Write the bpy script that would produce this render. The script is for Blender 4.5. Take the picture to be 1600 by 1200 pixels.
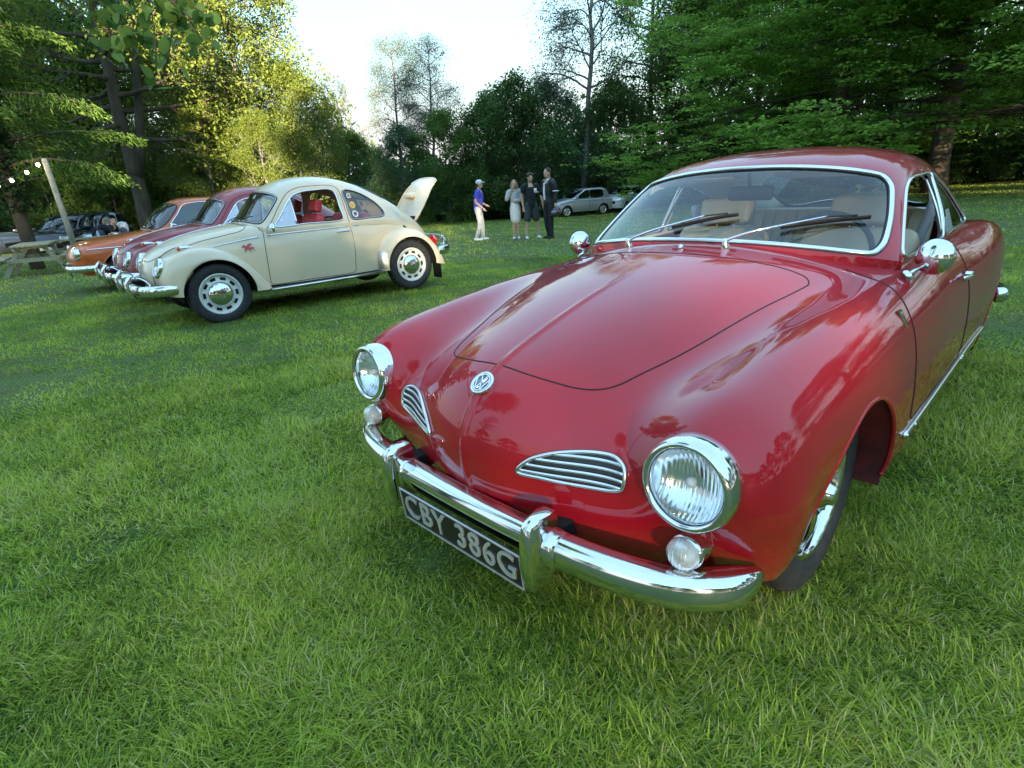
import bpy, bmesh, math, random
import numpy as np
from mathutils import Matrix, Vector
for o in list(bpy.data.objects): bpy.data.objects.remove(o)
S = bpy.context.scene
COL = S.collection
PI = math.pi
R = math.radians
# ------------------------------------------------------------------ camera
CAM_H, PITCH, ROLL, FPX = 1.209, 0.3477, -0.0599, 866.0
def cam_axes():
    cp, sp = math.cos(PITCH), math.sin(PITCH)
    X = np.array([1., 0, 0]); F = np.array([0, cp, -sp]); U = np.array([0, sp, cp])
    c, s = math.cos(ROLL), math.sin(ROLL)
    return c*X+s*U, -s*X+c*U, F
CX, CU, CF = cam_axes()
cam_d = bpy.data.cameras.new('camera'); cam = bpy.data.objects.new('camera', cam_d); COL.objects.link(cam)
cam_d.sensor_width = 36; cam_d.lens = FPX/1600*36; cam_d.clip_start = .05; cam_d.clip_end = 1500
m = Matrix.Identity(4)
for i in range(3):
    m[i][0], m[i][1], m[i][2] = CX[i], CU[i], -CF[i]
m[0][3], m[1][3], m[2][3] = 0, 0, CAM_H
cam.matrix_world = m
S.camera = cam
# ------------------------------------------------------------------ sky, sun, exposure
SUN_EL, SUN_AZ = R(6.5), R(174)      # azimuth (clockwise from +Y) where the sun stands: behind the camera
W = bpy.data.worlds.new('World'); S.world = W; W.use_nodes = True
nt = W.node_tree; nt.nodes.clear()
def N(nt, t, **kw):
    n = nt.nodes.new(t)
    for k, v in kw.items(): setattr(n, k, v)
    return n
wo = N(nt, 'ShaderNodeOutputWorld'); bg = N(nt, 'ShaderNodeBackground')
sky = N(nt, 'ShaderNodeTexSky', sky_type='NISHITA', sun_disc=False, sun_elevation=SUN_EL, sun_rotation=SUN_AZ)
sky.altitude = 100; sky.air_density = 3.2; sky.dust_density = .1; sky.ozone_density = 9.5
bg.inputs['Strength'].default_value = .15
# added haze veil with faint cirrus noise, and two contrails, in the sky itself
tc = N(nt, 'ShaderNodeTexCoord')
def vmath(op, a, b=None):
    n = N(nt, 'ShaderNodeVectorMath', operation=op)
    nt.links.new(a, n.inputs[0])
    if b is not None:
        if isinstance(b, tuple): n.inputs[1].default_value = b
        else: nt.links.new(b, n.inputs[1])
    return n
def fmath(op, a, b=None, clamp=False):
    n = N(nt, 'ShaderNodeMath', operation=op, use_clamp=clamp)
    for i, q in enumerate((a, b)):
        if q is None: continue
        if isinstance(q, (int, float)): n.inputs[i].default_value = q
        else: nt.links.new(q, n.inputs[i])
    return n.outputs[0]
vdir = vmath('NORMALIZE', tc.outputs['Generated']).outputs[0]
mp = N(nt, 'ShaderNodeMapping'); mp.inputs['Scale'].default_value = (2.2, 2.2, 7); nt.links.new(vdir, mp.inputs[0])
no = N(nt, 'ShaderNodeTexNoise'); no.inputs['Scale'].default_value = 1.6; no.inputs['Detail'].default_value = 7; no.inputs['Roughness'].default_value = .6
nt.links.new(mp.outputs[0], no.inputs['Vector'])
cir = fmath('ADD', fmath('MULTIPLY', fmath('MULTIPLY', fmath('SUBTRACT', no.outputs['Fac'], .45), 2.2, True), .05), .33)   # even haze veil, added to lift the light from overhead
def ray(px, py):
    d = CX*((px-800)/FPX) + CU*((600-py)/FPX) + CF
    return d/np.linalg.norm(d)
trail = None
for a, b, wdt, st in ((ray(585, -15), ray(800, 130), .0065, .17), (ray(420, -5), ray(545, 105), .012, .07)):
    n_ = np.cross(a, b); n_ /= np.linalg.norm(n_)
    dd = fmath('ABSOLUTE', vmath('DOT_PRODUCT', vdir, tuple(n_)).outputs['Value'])
    v = fmath('SUBTRACT', 1.0, fmath('DIVIDE', dd, wdt), True)
    side = vmath('DOT_PRODUCT', vdir, tuple((a+b)/np.linalg.norm(a+b))).outputs['Value']
    v = fmath('MULTIPLY', fmath('MULTIPLY', v, fmath('GREATER_THAN', side, .0)), st)
    trail = v if trail is None else fmath('ADD', trail, v)
fac = cir
mx = N(nt, 'ShaderNodeMix', data_type='RGBA')
mx.inputs['B'].default_value = (1.5, 2.15, 2.6, 1)
nt.links.new(fac, mx.inputs['Factor']); nt.links.new(sky.outputs[0], mx.inputs['A'])
mx2 = N(nt, 'ShaderNodeMix', data_type='RGBA'); mx2.inputs['B'].default_value = (2.6, 2.6, 2.6, 1)
nt.links.new(trail, mx2.inputs['Factor']); nt.links.new(mx.outputs['Result'], mx2.inputs['A'])
nt.links.new(mx2.outputs['Result'], bg.inputs['Color']); nt.links.new(bg.outputs[0], wo.inputs[0])
sl = bpy.data.lights.new('sun', 'SUN'); sl.energy = 3.9; sl.angle = R(.53); sl.color = (1, .86, .60)
sun = bpy.data.objects.new('sun', sl); COL.objects.link(sun)
sd = Vector((math.sin(SUN_AZ)*math.cos(SUN_EL), math.cos(SUN_AZ)*math.cos(SUN_EL), math.sin(SUN_EL)))
sun.rotation_euler = sd.to_track_quat('Z', 'Y').to_euler(); sun.location = (0, -40, 20)
S.view_settings.view_transform = 'Standard'; S.view_settings.look = 'None'
S.view_settings.exposure = 3.15; S.view_settings.gamma = 1; S.view_settings.use_curve_mapping = False
try:
    S.cycles.max_bounces = 9; S.cycles.diffuse_bounces = 6; S.cycles.glossy_bounces = 4; S.cycles.transmission_bounces = 6; S.cycles.transparent_max_bounces = 16; S.cycles.caustics_reflective = False; S.cycles.caustics_refractive = False
    S.cycles.sample_clamp_indirect = 8
except Exception: pass
# ------------------------------------------------------------------ materials
MATS = {}
def lin(*c):        # sRGB 0-255 -> linear
    return tuple(((v/255)/12.92 if v/255 < .04045 else ((v/255+.055)/1.055)**2.4) for v in c)
def mat(name, col, rough=.5, metal=0., coat=0., coatr=.03, var=0., vscale=8., bump=0., bscale=40., spec=.5, trans=0., ior=1.45, col2=None, emit=None, estr=0, stretch=None, sss=0., vobj=False, dirt=0.):
    if name in MATS: return MATS[name]
    M = bpy.data.materials.new(name); M.use_nodes = True; t = M.node_tree
    p = t.nodes['Principled BSDF']; c4 = (*col, 1)
    p.inputs['Base Color'].default_value = c4; p.inputs['Roughness'].default_value = rough; p.inputs['Metallic'].default_value = metal
    p.inputs['Coat Weight'].default_value = coat; p.inputs['Coat Roughness'].default_value = coatr
    p.inputs['Specular IOR Level'].default_value = spec; p.inputs['IOR'].default_value = ior; p.inputs['Transmission Weight'].default_value = trans
    if emit: p.inputs['Emission Color'].default_value = (*emit, 1); p.inputs['Emission Strength'].default_value = estr
    co = N(t, 'ShaderNodeTexCoord'); src = co.outputs['Object']
    if stretch:
        mpn = N(t, 'ShaderNodeMapping'); mpn.inputs['Scale'].default_value = stretch; t.links.new(src, mpn.inputs[0]); src = mpn.outputs[0]
    if var or col2:
        nz = N(t, 'ShaderNodeTexNoise'); nz.inputs['Scale'].default_value = vscale; nz.inputs['Detail'].default_value = 6; nz.inputs['Roughness'].default_value = .62
        t.links.new(src, nz.inputs['Vector'])
        mixn = N(t, 'ShaderNodeMix', data_type='RGBA'); cr = N(t, 'ShaderNodeValToRGB'); cr.color_ramp.elements[0].position = .35; cr.color_ramp.elements[1].position = .65
        t.links.new(nz.outputs['Fac'], cr.inputs[0]); t.links.new(cr.outputs[0], mixn.inputs['Factor'])
        a = col if col2 else tuple(v*(1-var) for v in col); b = col2 or tuple(min(1, v*(1+var)) for v in col)
        mixn.inputs['A'].default_value = (*a, 1); mixn.inputs['B'].default_value = (*b, 1); t.links.new(mixn.outputs['Result'], p.inputs['Base Color'])
        if dirt:
            rr = N(t, 'ShaderNodeMapRange'); rr.inputs['To Min'].default_value = rough; rr.inputs['To Max'].default_value = rough+dirt
            t.links.new(nz.outputs['Fac'], rr.inputs['Value']); t.links.new(rr.outputs[0], p.inputs['Roughness'])
    if bump:
        nb = N(t, 'ShaderNodeTexNoise'); nb.inputs['Scale'].default_value = bscale; nb.inputs['Detail'].default_value = 5; t.links.new(src, nb.inputs['Vector'])
        bn = N(t, 'ShaderNodeBump'); bn.inputs['Strength'].default_value = bump; bn.inputs['Distance'].default_value = .02; t.links.new(nb.outputs['Fac'], bn.inputs['Height'])
        t.links.new(bn.outputs[0], p.inputs['Normal'])
    MATS[name] = M; return M
def glass(name, tint=(.75, .85, .82), alpha=.05, rough=.0):
    if name in MATS: return MATS[name]
    M = bpy.data.materials.new(name); M.use_nodes = True; t = M.node_tree; t.nodes.clear()
    o = N(t, 'ShaderNodeOutputMaterial'); tr = N(t, 'ShaderNodeBsdfTransparent'); gl = N(t, 'ShaderNodeBsdfGlossy'); mxs = N(t, 'ShaderNodeMixShader'); fr = N(t, 'ShaderNodeFresnel')
    ge = N(t, 'ShaderNodeNewGeometry'); io = N(t, 'ShaderNodeMath', operation='MULTIPLY_ADD'); io.inputs[1].default_value = -.8333; io.inputs[2].default_value = 1.5; t.links.new(ge.outputs['Backfacing'], io.inputs[0]); t.links.new(io.outputs[0], fr.inputs['IOR']); tr.inputs['Color'].default_value = (*tint, 1); gl.inputs['Roughness'].default_value = rough
    ad = N(t, 'ShaderNodeMath', operation='MULTIPLY_ADD', use_clamp=True); ad.inputs[1].default_value = 1.15; ad.inputs[2].default_value = alpha
    t.links.new(fr.outputs[0], ad.inputs[0]); t.links.new(ad.outputs[0], mxs.inputs[0]); t.links.new(tr.outputs[0], mxs.inputs[1]); t.links.new(gl.outputs[0], mxs.inputs[2]); t.links.new(mxs.outputs[0], o.inputs[0])
    MATS[name] = M; return M
CHROME = mat('chrome', (.78, .78, .79), .045, 1., var=.05, vscale=14, dirt=.07)
ALU = mat('aluminium_trim', (.72, .73, .74), .22, 1.)
BLACK = mat('black_rubber', (.018, .018, .019), .55, var=.3, vscale=30)
TYRE = mat('tyre_rubber', (.028, .028, .03), .72, var=.35, vscale=25, bump=.15, bscale=90)
DARK = mat('dark_cavity', (.008, .008, .008), .9)
GAP = mat('panel_gap', (.02, .012, .012), .8)
GLASS = glass('window_glass', (.93, .96, .95), .035)
# ------------------------------------------------------------------ mesh helpers
def mesh(name, v, f, smooth=True):
    me = bpy.data.meshes.new(name)
    v = np.asarray(v, dtype=np.float32).reshape(-1, 3)
    if isinstance(f, np.ndarray) and f.ndim == 2:
        k = f.shape[1]; me.vertices.add(len(v)); me.vertices.foreach_set('co', v.ravel())
        me.loops.add(f.size); me.loops.foreach_set('vertex_index', f.astype(np.int32).ravel())
        me.polygons.add(len(f)); me.polygons.foreach_set('loop_start', np.arange(0, f.size, k, dtype=np.int32))
        me.update(calc_edges=True); me.validate()
    else:
        me.from_pydata([tuple(map(float, p)) for p in v], [], [tuple(int(i) for i in q) for q in f])
    if smooth and len(me.polygons): me.polygons.foreach_set('use_smooth', np.ones(len(me.polygons), dtype=bool))
    me.update(); return me
def obj(name, v, f, material, parent=None, smooth=True, sharp=None):
    me = mesh(name, v, f, smooth)
    for mm in (material if isinstance(material, (list, tuple)) else [material]): me.materials.append(mm)
    if sharp is not None: me.set_sharp_from_angle(angle=R(sharp))
    o = bpy.data.objects.new(name, me); COL.objects.link(o)
    if parent is not None: o.parent = parent
    return o
def obj_bm(name, b, material, parent=None, smooth=False, sharp=None):
    me = bpy.data.meshes.new(name); bmesh.ops.recalc_face_normals(b, faces=b.faces[:]); b.to_mesh(me); b.free()
    me.materials.append(material)
    if smooth: me.polygons.foreach_set('use_smooth', np.ones(len(me.polygons), dtype=bool))
    if sharp is not None: me.set_sharp_from_angle(angle=R(sharp))
    o = bpy.data.objects.new(name, me); COL.objects.link(o); o.parent = parent; return o
def thing(name, label, cat, loc=(0, 0, 0), rz=0., group=None):
    o = bpy.data.objects.new(name, None); COL.objects.link(o); o.location = loc; o.rotation_euler = (0, 0, rz); o.empty_display_size = .2
    return tag(o, label, cat, group)
def tag(o, label, cat, group=None, kind=None):
    if label: o['label'] = label
    if cat: o['category'] = cat
    if group: o['group'] = group
    if kind: o['kind'] = kind
    return o
def copy_obj(o, parent=None, link=True):
    c = o.copy(); COL.objects.link(c); c.parent = parent; return c
def join(*vf):
    V, F, k = [], [], 0
    for v, f in vf:
        v = np.asarray(v, float).reshape(-1, 3); V.append(v); F += [tuple(int(i)+k for i in q) for q in f]; k += len(v)
    return np.vstack(V), F
def box(c, s, bev=0.):
    b = bmesh.new(); bmesh.ops.create_cube(b, size=1)
    for q in b.verts: q.co = Vector((q.co.x*s[0], q.co.y*s[1], q.co.z*s[2]))
    if bev: bmesh.ops.bevel(b, geom=b.edges[:], offset=bev, segments=2, affect='EDGES', profile=.5)
    for q in b.verts: q.co += Vector(c)
    return bm_vf(b)
def bm_vf(b):
    b.verts.index_update(); v = np.array([q.co[:] for q in b.verts]); f = [tuple(x.index for x in q.verts) for q in b.faces]; b.free(); return v, f
def xf(vf, M):
    v, f = vf; M = np.array(M); return np.asarray(v)@M[:3, :3].T+M[:3, 3], f
def rotm(ax, a, loc=(0, 0, 0)): return Matrix.Translation(loc) @ Matrix.Rotation(a, 4, ax)
def lathe(prof, n=32, axis='y', closed=False):
    """profile of (r, h); revolved about the axis"""
    prof = np.array(prof, float); a = np.linspace(0, 2*PI, n, endpoint=False); k = len(prof)
    V = np.zeros((n, k, 3)); c, s = np.cos(a)[:, None], np.sin(a)[:, None]
    r, h = prof[:, 0][None], prof[:, 1][None]
    V[..., 0] = r*c; V[..., 1] = h; V[..., 2] = r*s
    if axis == 'z': V = V[..., [0, 2, 1]]
    if axis == 'x': V = V[..., [1, 0, 2]]
    F = []
    for i in range(n):
        for j in range(k if closed else k-1):
            q = (i*k+j, i*k+(j+1) % k, ((i+1) % n)*k+(j+1) % k, ((i+1) % n)*k+j)
            F.append(q)
    return V.reshape(-1, 3), F
def frames(P, closed=False, up=None):
    P = np.asarray(P, float); n = len(P)
    if closed: T = np.roll(P, -1, 0)-np.roll(P, 1, 0)
    else: T = np.gradient(P, axis=0)
    T /= np.linalg.norm(T, axis=1)[:, None]+1e-12
    if up is not None:
        up = np.broadcast_to(np.asarray(up, float), P.shape); A = np.cross(T, up); A /= np.linalg.norm(A, axis=1)[:, None]+1e-9
        return T, A, np.cross(A, T)
    A = np.zeros_like(P); a = np.cross(T[0], [0, 0, 1]);
    if np.linalg.norm(a) < 1e-3: a = np.cross(T[0], [1, 0, 0])
    A[0] = a/np.linalg.norm(a)
    for i in range(1, n):
        a = A[i-1]-T[i]*(A[i-1]@T[i]); A[i] = a/np.linalg.norm(a)
    return T, A, np.cross(A, T)
def sweep(P, prof, closed=False, up=None, caps=True, scale=None):
    """prof: (k,2) polygon swept along P; prof[:,0] along A (side), prof[:,1] along B (up)"""
    P = np.asarray(P, float); prof = np.asarray(prof, float); T, A, B = frames(P, closed, up); n, k = len(P), len(prof)
    sc = np.ones(n) if scale is None else np.asarray(scale, float)
    V = P[:, None]+A[:, None]*(prof[None, :, 0:1]*sc[:, None, None])+B[:, None]*(prof[None, :, 1:2]*sc[:, None, None])
    F = []
    for i in range(n if closed else n-1):
        for j in range(k): F.append((i*k+j, i*k+(j+1) % k, ((i+1) % n)*k+(j+1) % k, ((i+1) % n)*k+j))
    if caps and not closed: F.append(tuple(range(k))[::-1]); F.append(tuple((n-1)*k+j for j in range(k)))
    return V.reshape(-1, 3), F
def circ(r, k=8, ry=None): return [(r*math.cos(2*PI*i/k), (ry or r)*math.sin(2*PI*i/k)) for i in range(k)]
def tube(P, r, k=8, closed=False, scale=None): return sweep(P, circ(r, k), closed, None, True, scale)
def bez(P, n=40, closed=False):
    """smooth interpolating curve through the points (centripetal Catmull-Rom)"""
    P = np.asarray(P, float); m_ = len(P); out = []
    if closed: Q = np.vstack([P[-1], P, P[0], P[1]]); segs = m_
    else: Q = np.vstack([2*P[0]-P[1], P, 2*P[-1]-P[-2]]); segs = m_-1
    L = [np.linalg.norm(Q[i+2]-Q[i+1])+1e-9 for i in range(segs)]; tot = sum(L)
    for i in range(segs):
        p0, p1, p2, p3 = Q[i:i+4]; k = max(2, int(round(n*L[i]/tot)))
        t0 = 0; t1 = t0+max(np.linalg.norm(p1-p0), 1e-6)**.5; t2 = t1+max(np.linalg.norm(p2-p1), 1e-6)**.5; t3 = t2+max(np.linalg.norm(p3-p2), 1e-6)**.5
        for t in np.linspace(t1, t2, k, endpoint=False):
            a1 = (t1-t)/(t1-t0)*p0+(t-t0)/(t1-t0)*p1; a2 = (t2-t)/(t2-t1)*p1+(t-t1)/(t2-t1)*p2; a3 = (t3-t)/(t3-t2)*p2+(t-t2)/(t3-t2)*p3
            b1 = (t2-t)/(t2-t0)*a1+(t-t0)/(t2-t0)*a2; b2 = (t3-t)/(t3-t1)*a2+(t-t1)/(t3-t1)*a3
            out.append((t2-t)/(t2-t1)*b1+(t-t1)/(t2-t1)*b2)
    if not closed: out.append(P[-1])
    return np.array(out)
def bspm(us, knots):
    """cubic B-spline basis matrix"""
    m_ = len(knots)-4; us = np.clip(us, knots[0], knots[-1]-1e-9); B = np.zeros((len(us), len(knots)-1))
    for i in range(len(knots)-1): B[:, i] = (us >= knots[i]) & (us < knots[i+1])
    for d in range(1, 4):
        C = np.zeros((len(us), len(knots)-1-d))
        for i in range(len(knots)-1-d):
            a = knots[i+d]-knots[i]; b = knots[i+d+1]-knots[i+1]
            if a > 0: C[:, i] += (us-knots[i])/a*B[:, i]
            if b > 0: C[:, i] += (knots[i+d+1]-us)/b*B[:, i+1]
        B = C
    return B
class Surf:
    """faired cubic spline surface through a grid of points (rows, cols, 3); mirrored across y=0 at column 0 when sym"""
    def __init__(s, G, lam_u=.0, lam_v=.0, sym=True):
        G = np.asarray(G, float)
        s.sym = sym
        if sym:
            G = np.concatenate([G[:, :0:-1]*[1, -1, 1], G], 1)
        def par(G):
            d = np.linalg.norm(np.diff(G, axis=0), axis=2).mean(1)**.75; d = np.maximum(d, .03); t = np.concatenate([[0], np.cumsum(d)]); return t/t[-1]
        s.tu = par(G); s.tv = par(G.transpose(1, 0, 2))
        def fit(t, lam):
            n = len(t); kn = np.concatenate([[0]*4, [t[j:j+3].mean() for j in range(1, n-3)], [1]*4])
            A = bspm(t, kn); D = np.zeros((n-2, n))
            for i in range(n-2): D[i, i:i+3] = (1, -2, 1)
            return kn, np.linalg.solve(A.T@A+lam*D.T@D+1e-9*np.eye(n), A.T)
        s.ku, Mu = fit(s.tu, lam_u); s.kv, Mv = fit(s.tv, lam_v)
        s.C = np.einsum('ai,ijk,bj->abk', Mu, G, Mv)
    def grid(s, us, vs):
        Bu, Bv = bspm(us, s.ku), bspm(vs, s.kv); return np.stack([Bu @ s.C[:, :, k] @ Bv.T for k in range(3)], -1)
    def vhalf(s): return .5 if s.sym else 0.
def gnormals(P):
    a = np.gradient(P, axis=0); b = np.gradient(P, axis=1); n = np.cross(a, b); return n/(np.linalg.norm(n, axis=2)[..., None]+1e-12)
def gfaces(nu, nv, mask=None):
    i, j = np.meshgrid(np.arange(nu-1), np.arange(nv-1), indexing='ij')
    f = np.stack([i*nv+j, (i+1)*nv+j, (i+1)*nv+j+1, i*nv+j+1], -1)
    return f.reshape(-1, 4) if mask is None else f[mask]
def inpoly(x, y, poly):
    x = np.asarray(x); y = np.asarray(y); r = np.zeros(x.shape, bool); n = len(poly)
    for i in range(n):
        x1, y1 = poly[i][:2]; x2, y2 = poly[(i+1) % n][:2]
        if y1 == y2: continue
        c = ((y1 > y) != (y2 > y)) & (x < (x2-x1)*(y-y1)/(y2-y1)+x1); r ^= c
    return r
def compact(V, f):
    u, inv = np.unique(f.ravel(), return_inverse=True); return V[u], inv.reshape(f.shape)
def text_mesh(txt, size, depth, material, name, parent, M=None, sx=1., space=1., bevel=0.):
    c = bpy.data.curves.new('t', 'FONT'); c.body = txt; c.size = size; c.extrude = depth; c.align_x = 'CENTER'; c.align_y = 'CENTER'; c.space_character = space; c.offset = bevel
    o = bpy.data.objects.new('t', c); COL.objects.link(o); bpy.context.view_layer.update()
    dg = bpy.context.evaluated_depsgraph_get(); me = bpy.data.meshes.new_from_object(o.evaluated_get(dg)); bpy.data.objects.remove(o)
    me.materials.clear(); me.materials.append(material); me.name = name
    if M is not None: me.transform(M @ Matrix.Diagonal((sx, 1, 1, 1)))
    r = bpy.data.objects.new(name, me); COL.objects.link(r); r.parent = parent; return r
def gz(x, y):
    """the field falls gently away beyond the nearest cars"""
    x = np.asarray(x, float); y = np.asarray(y, float)
    t = np.clip((y-4.5), -60, 80); s = .5*(t+np.sqrt(t*t+4))-.0
    base = -.030*np.clip(s-.2, 0, 60)
    far = np.hypot(x, y-4)
    bumps = .02*np.sin(x*.55+.7)*np.sin(y*.43+.3)*np.clip((far-6)/8, 0, 1)
    tr = x-5; rise = .030*.5*(tr+np.sqrt(tr*tr+6))*np.clip((y-3)/12, 0, 1)*np.clip(1-(np.maximum(x, 0)-45)/60, 0, 1)
    return base+bumps+rise
def ground_mat():
    M = mat('lawn_soil', (.07, .13, .025), .95, col2=(.10, .105, .035), vscale=1.3, bump=.6, bscale=60)
    return M
gx = np.concatenate([-np.geomspace(700, 14, 26), np.linspace(-13.5, 13.5, 90), np.geomspace(14, 700, 26)]); gy = np.concatenate([-np.geomspace(700, 9, 22), np.linspace(-8.5, 40, 130), np.geomspace(41, 700, 22)])
GX, GY = np.meshgrid(gx, gy, indexing='ij'); GV = np.stack([GX, GY, gz(GX, GY)], -1)
lawn = obj('lawn_ground', GV.reshape(-1, 3), gfaces(len(gx), len(gy)), ground_mat()); tag(lawn, 'green mown field under the parked cars', 'lawn', None, 'structure')
def leaf_mat(name, c1, c2, trans=.35, rough=.55, c3=None, patch=None, hue=None):
    M = bpy.data.materials.new(name); M.use_nodes = True; t = M.node_tree; t.nodes.clear()
    o = N(t, 'ShaderNodeOutputMaterial'); p = N(t, 'ShaderNodeBsdfPrincipled'); tl = N(t, 'ShaderNodeBsdfTranslucent'); mxs = N(t, 'ShaderNodeMixShader'); at = N(t, 'ShaderNodeAttribute', attribute_name='rnd')
    cr = N(t, 'ShaderNodeValToRGB'); e = cr.color_ramp.elements; e[0].color = (*c1, 1); e[1].color = (*c2, 1); e[0].position = .1; e[1].position = .85
    if c3: k = e.new(.97); k.color = (*c3, 1)
    t.links.new(at.outputs['Fac'], cr.inputs[0]); src = cr.outputs[0]
    if patch:
        co = N(t, 'ShaderNodeNewGeometry'); nz = N(t, 'ShaderNodeTexNoise'); nz.inputs['Scale'].default_value = patch[1]; nz.inputs['Detail'].default_value = 4; t.links.new(co.outputs['Position'], nz.inputs['Vector'])
        r2 = N(t, 'ShaderNodeValToRGB'); r2.color_ramp.elements[0].position = .38; r2.color_ramp.elements[1].position = .62; t.links.new(nz.outputs['Fac'], r2.inputs[0])
        mm = N(t, 'ShaderNodeMix', data_type='RGBA', blend_type='MULTIPLY'); mm.inputs['B'].default_value = (*patch[0], 1); t.links.new(r2.outputs[0], mm.inputs['Factor']); t.links.new(src, mm.inputs['A']); src = mm.outputs['Result']
    p.inputs['Roughness'].default_value = rough; p.inputs['Specular IOR Level'].default_value = .2
    t.links.new(src, p.inputs['Base Color']); t.links.new(src, tl.inputs['Color']); mxs.inputs[0].default_value = trans
    t.links.new(p.outputs[0], mxs.inputs[1]); t.links.new(tl.outputs[0], mxs.inputs[2]); t.links.new(mxs.outputs[0], o.inputs[0]); return M
def add_attr(o, vals): 
    a = o.data.attributes.new('rnd', 'FLOAT', 'POINT'); a.data.foreach_set('value', np.asarray(vals, dtype=np.float32))
RG = np.random.default_rng(7)
def vnoise(x, y, s, seed=0):
    r = np.random.default_rng(seed); k = r.uniform(-1, 1, (6, 2)); ph = r.uniform(0, 6.3, 6); out = 0
    for (a, b), f in zip(k, ph): out = out+np.sin((a*x+b*y)*6.3/s+f)
    return out/6
def in_view(x, y, m=60):
    d = np.stack([x, y, gz(x, y)-CAM_H], -1); zc = d@CF; ok = zc > .2; zc = np.where(ok, zc, 1); px = 800+FPX*(d@CX)/zc; py = 600-FPX*(d@CU)/zc
    return ok & (px > -m) & (px < 1600+m) & (py < 1200+m*2)
def blades(n, r0, r1, length, width, seg, lean, straw=.05):
    k = int(n*2.6); a = RG.uniform(-R(60), R(60), k); r = np.sqrt(RG.uniform(r0**2, r1**2, k)); x, y = r*np.sin(a), r*np.cos(a)
    ok = in_view(x, y); x, y = x[ok], y[ok]
    # not under the near car's middle, thin and short where trodden
    th = -2.3731; u = (x-.395)*math.cos(th)+(y-1.9025)*math.sin(th); v = -(x-.395)*math.sin(th)+(y-1.9025)*math.cos(th)
    ok = ~((u < .25) & (u > -2.9) & (abs(v) < .55)); x, y = x[ok][:n], y[ok][:n]
    n = len(x); pn = vnoise(x, y, .9, 3)+.6*vnoise(x, y, .35, 5); big = vnoise(x, y, 3.1, 9)
    bare = vnoise(x, y, 1.7, 21) > .46
    L = length*RG.uniform(.45, 1.25, n)*(1+.55*pn)*np.where(bare, .55, 1); wd = width*RG.uniform(.6, 1.3, n)
    az = RG.uniform(0, 2*PI, n)*.8+PI*2*vnoise(x, y, .8, 13); le = np.clip(lean+RG.normal(0, .3, n)+np.where(bare, .25, 0), .1, 1.45)
    dx, dy = np.cos(az), np.sin(az); sx, sy = -dy, dx; z0 = gz(x, y)-.004
    V = []; 
    for i in range(seg+1):
        t = i/seg; ang = le*(.35+.75*t); hx = L*t*np.sin(ang); hz = L*t*np.cos(ang); w_ = wd*(1-t**1.6)*.5
        cx, cy, cz = x+dx*hx, y+dy*hx, z0+np.maximum(hz, .004)
        if i < seg: V += [np.stack([cx-sx*w_, cy-sy*w_, cz], 1), np.stack([cx+sx*w_, cy+sy*w_, cz], 1)]
        else: V.append(np.stack([cx, cy, cz], 1))
    m_ = len(V); V = np.stack(V, 1); base = (np.arange(n)*m_)[:, None]; F = []
    for i in range(seg-1): F += [base+np.array([[2*i, 2*i+1, 2*i+3]]), base+np.array([[2*i, 2*i+3, 2*i+2]])]
    F.append(base+np.array([[2*seg-2, 2*seg-1, 2*seg]])); F = np.concatenate(F, 0)
    rnd = np.clip(.5+.28*pn+.22*big+RG.normal(0, .26 if width < .007 else .12, n)+np.where(RG.random(n) < straw, .7, 0), 0, 1)
    return V.reshape(-1, 3), F, np.repeat(rnd, m_)
GV_, GF_, GR_, k_ = [], [], [], 0
for args in ((115000, .75, 2.3, .060, .0044, 3, 1.0), (130000, 2.2, 4.6, .060, .0056, 2, 1.0), (150000, 4.5, 11, .055, .0085, 2, .95, .012), (120000, 10.5, 38, .06, .030, 1, .85, 0.)):
    v, f, r_ = blades(*args); GV_.append(v); GF_.append(f+k_); GR_.append(r_); k_ += len(v)
GRASSM = leaf_mat('grass_blades', (.075, .15, .02), (.62, .69, .085), .45, .6, (.68, .60, .25), ((.78, .90, .80), 1.1))
grass = obj('grass', np.vstack(GV_), np.vstack(GF_), GRASSM); add_attr(grass, np.concatenate(GR_)); tag(grass, 'short green grass blades covering the field', 'grass', None, 'stuff')
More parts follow.
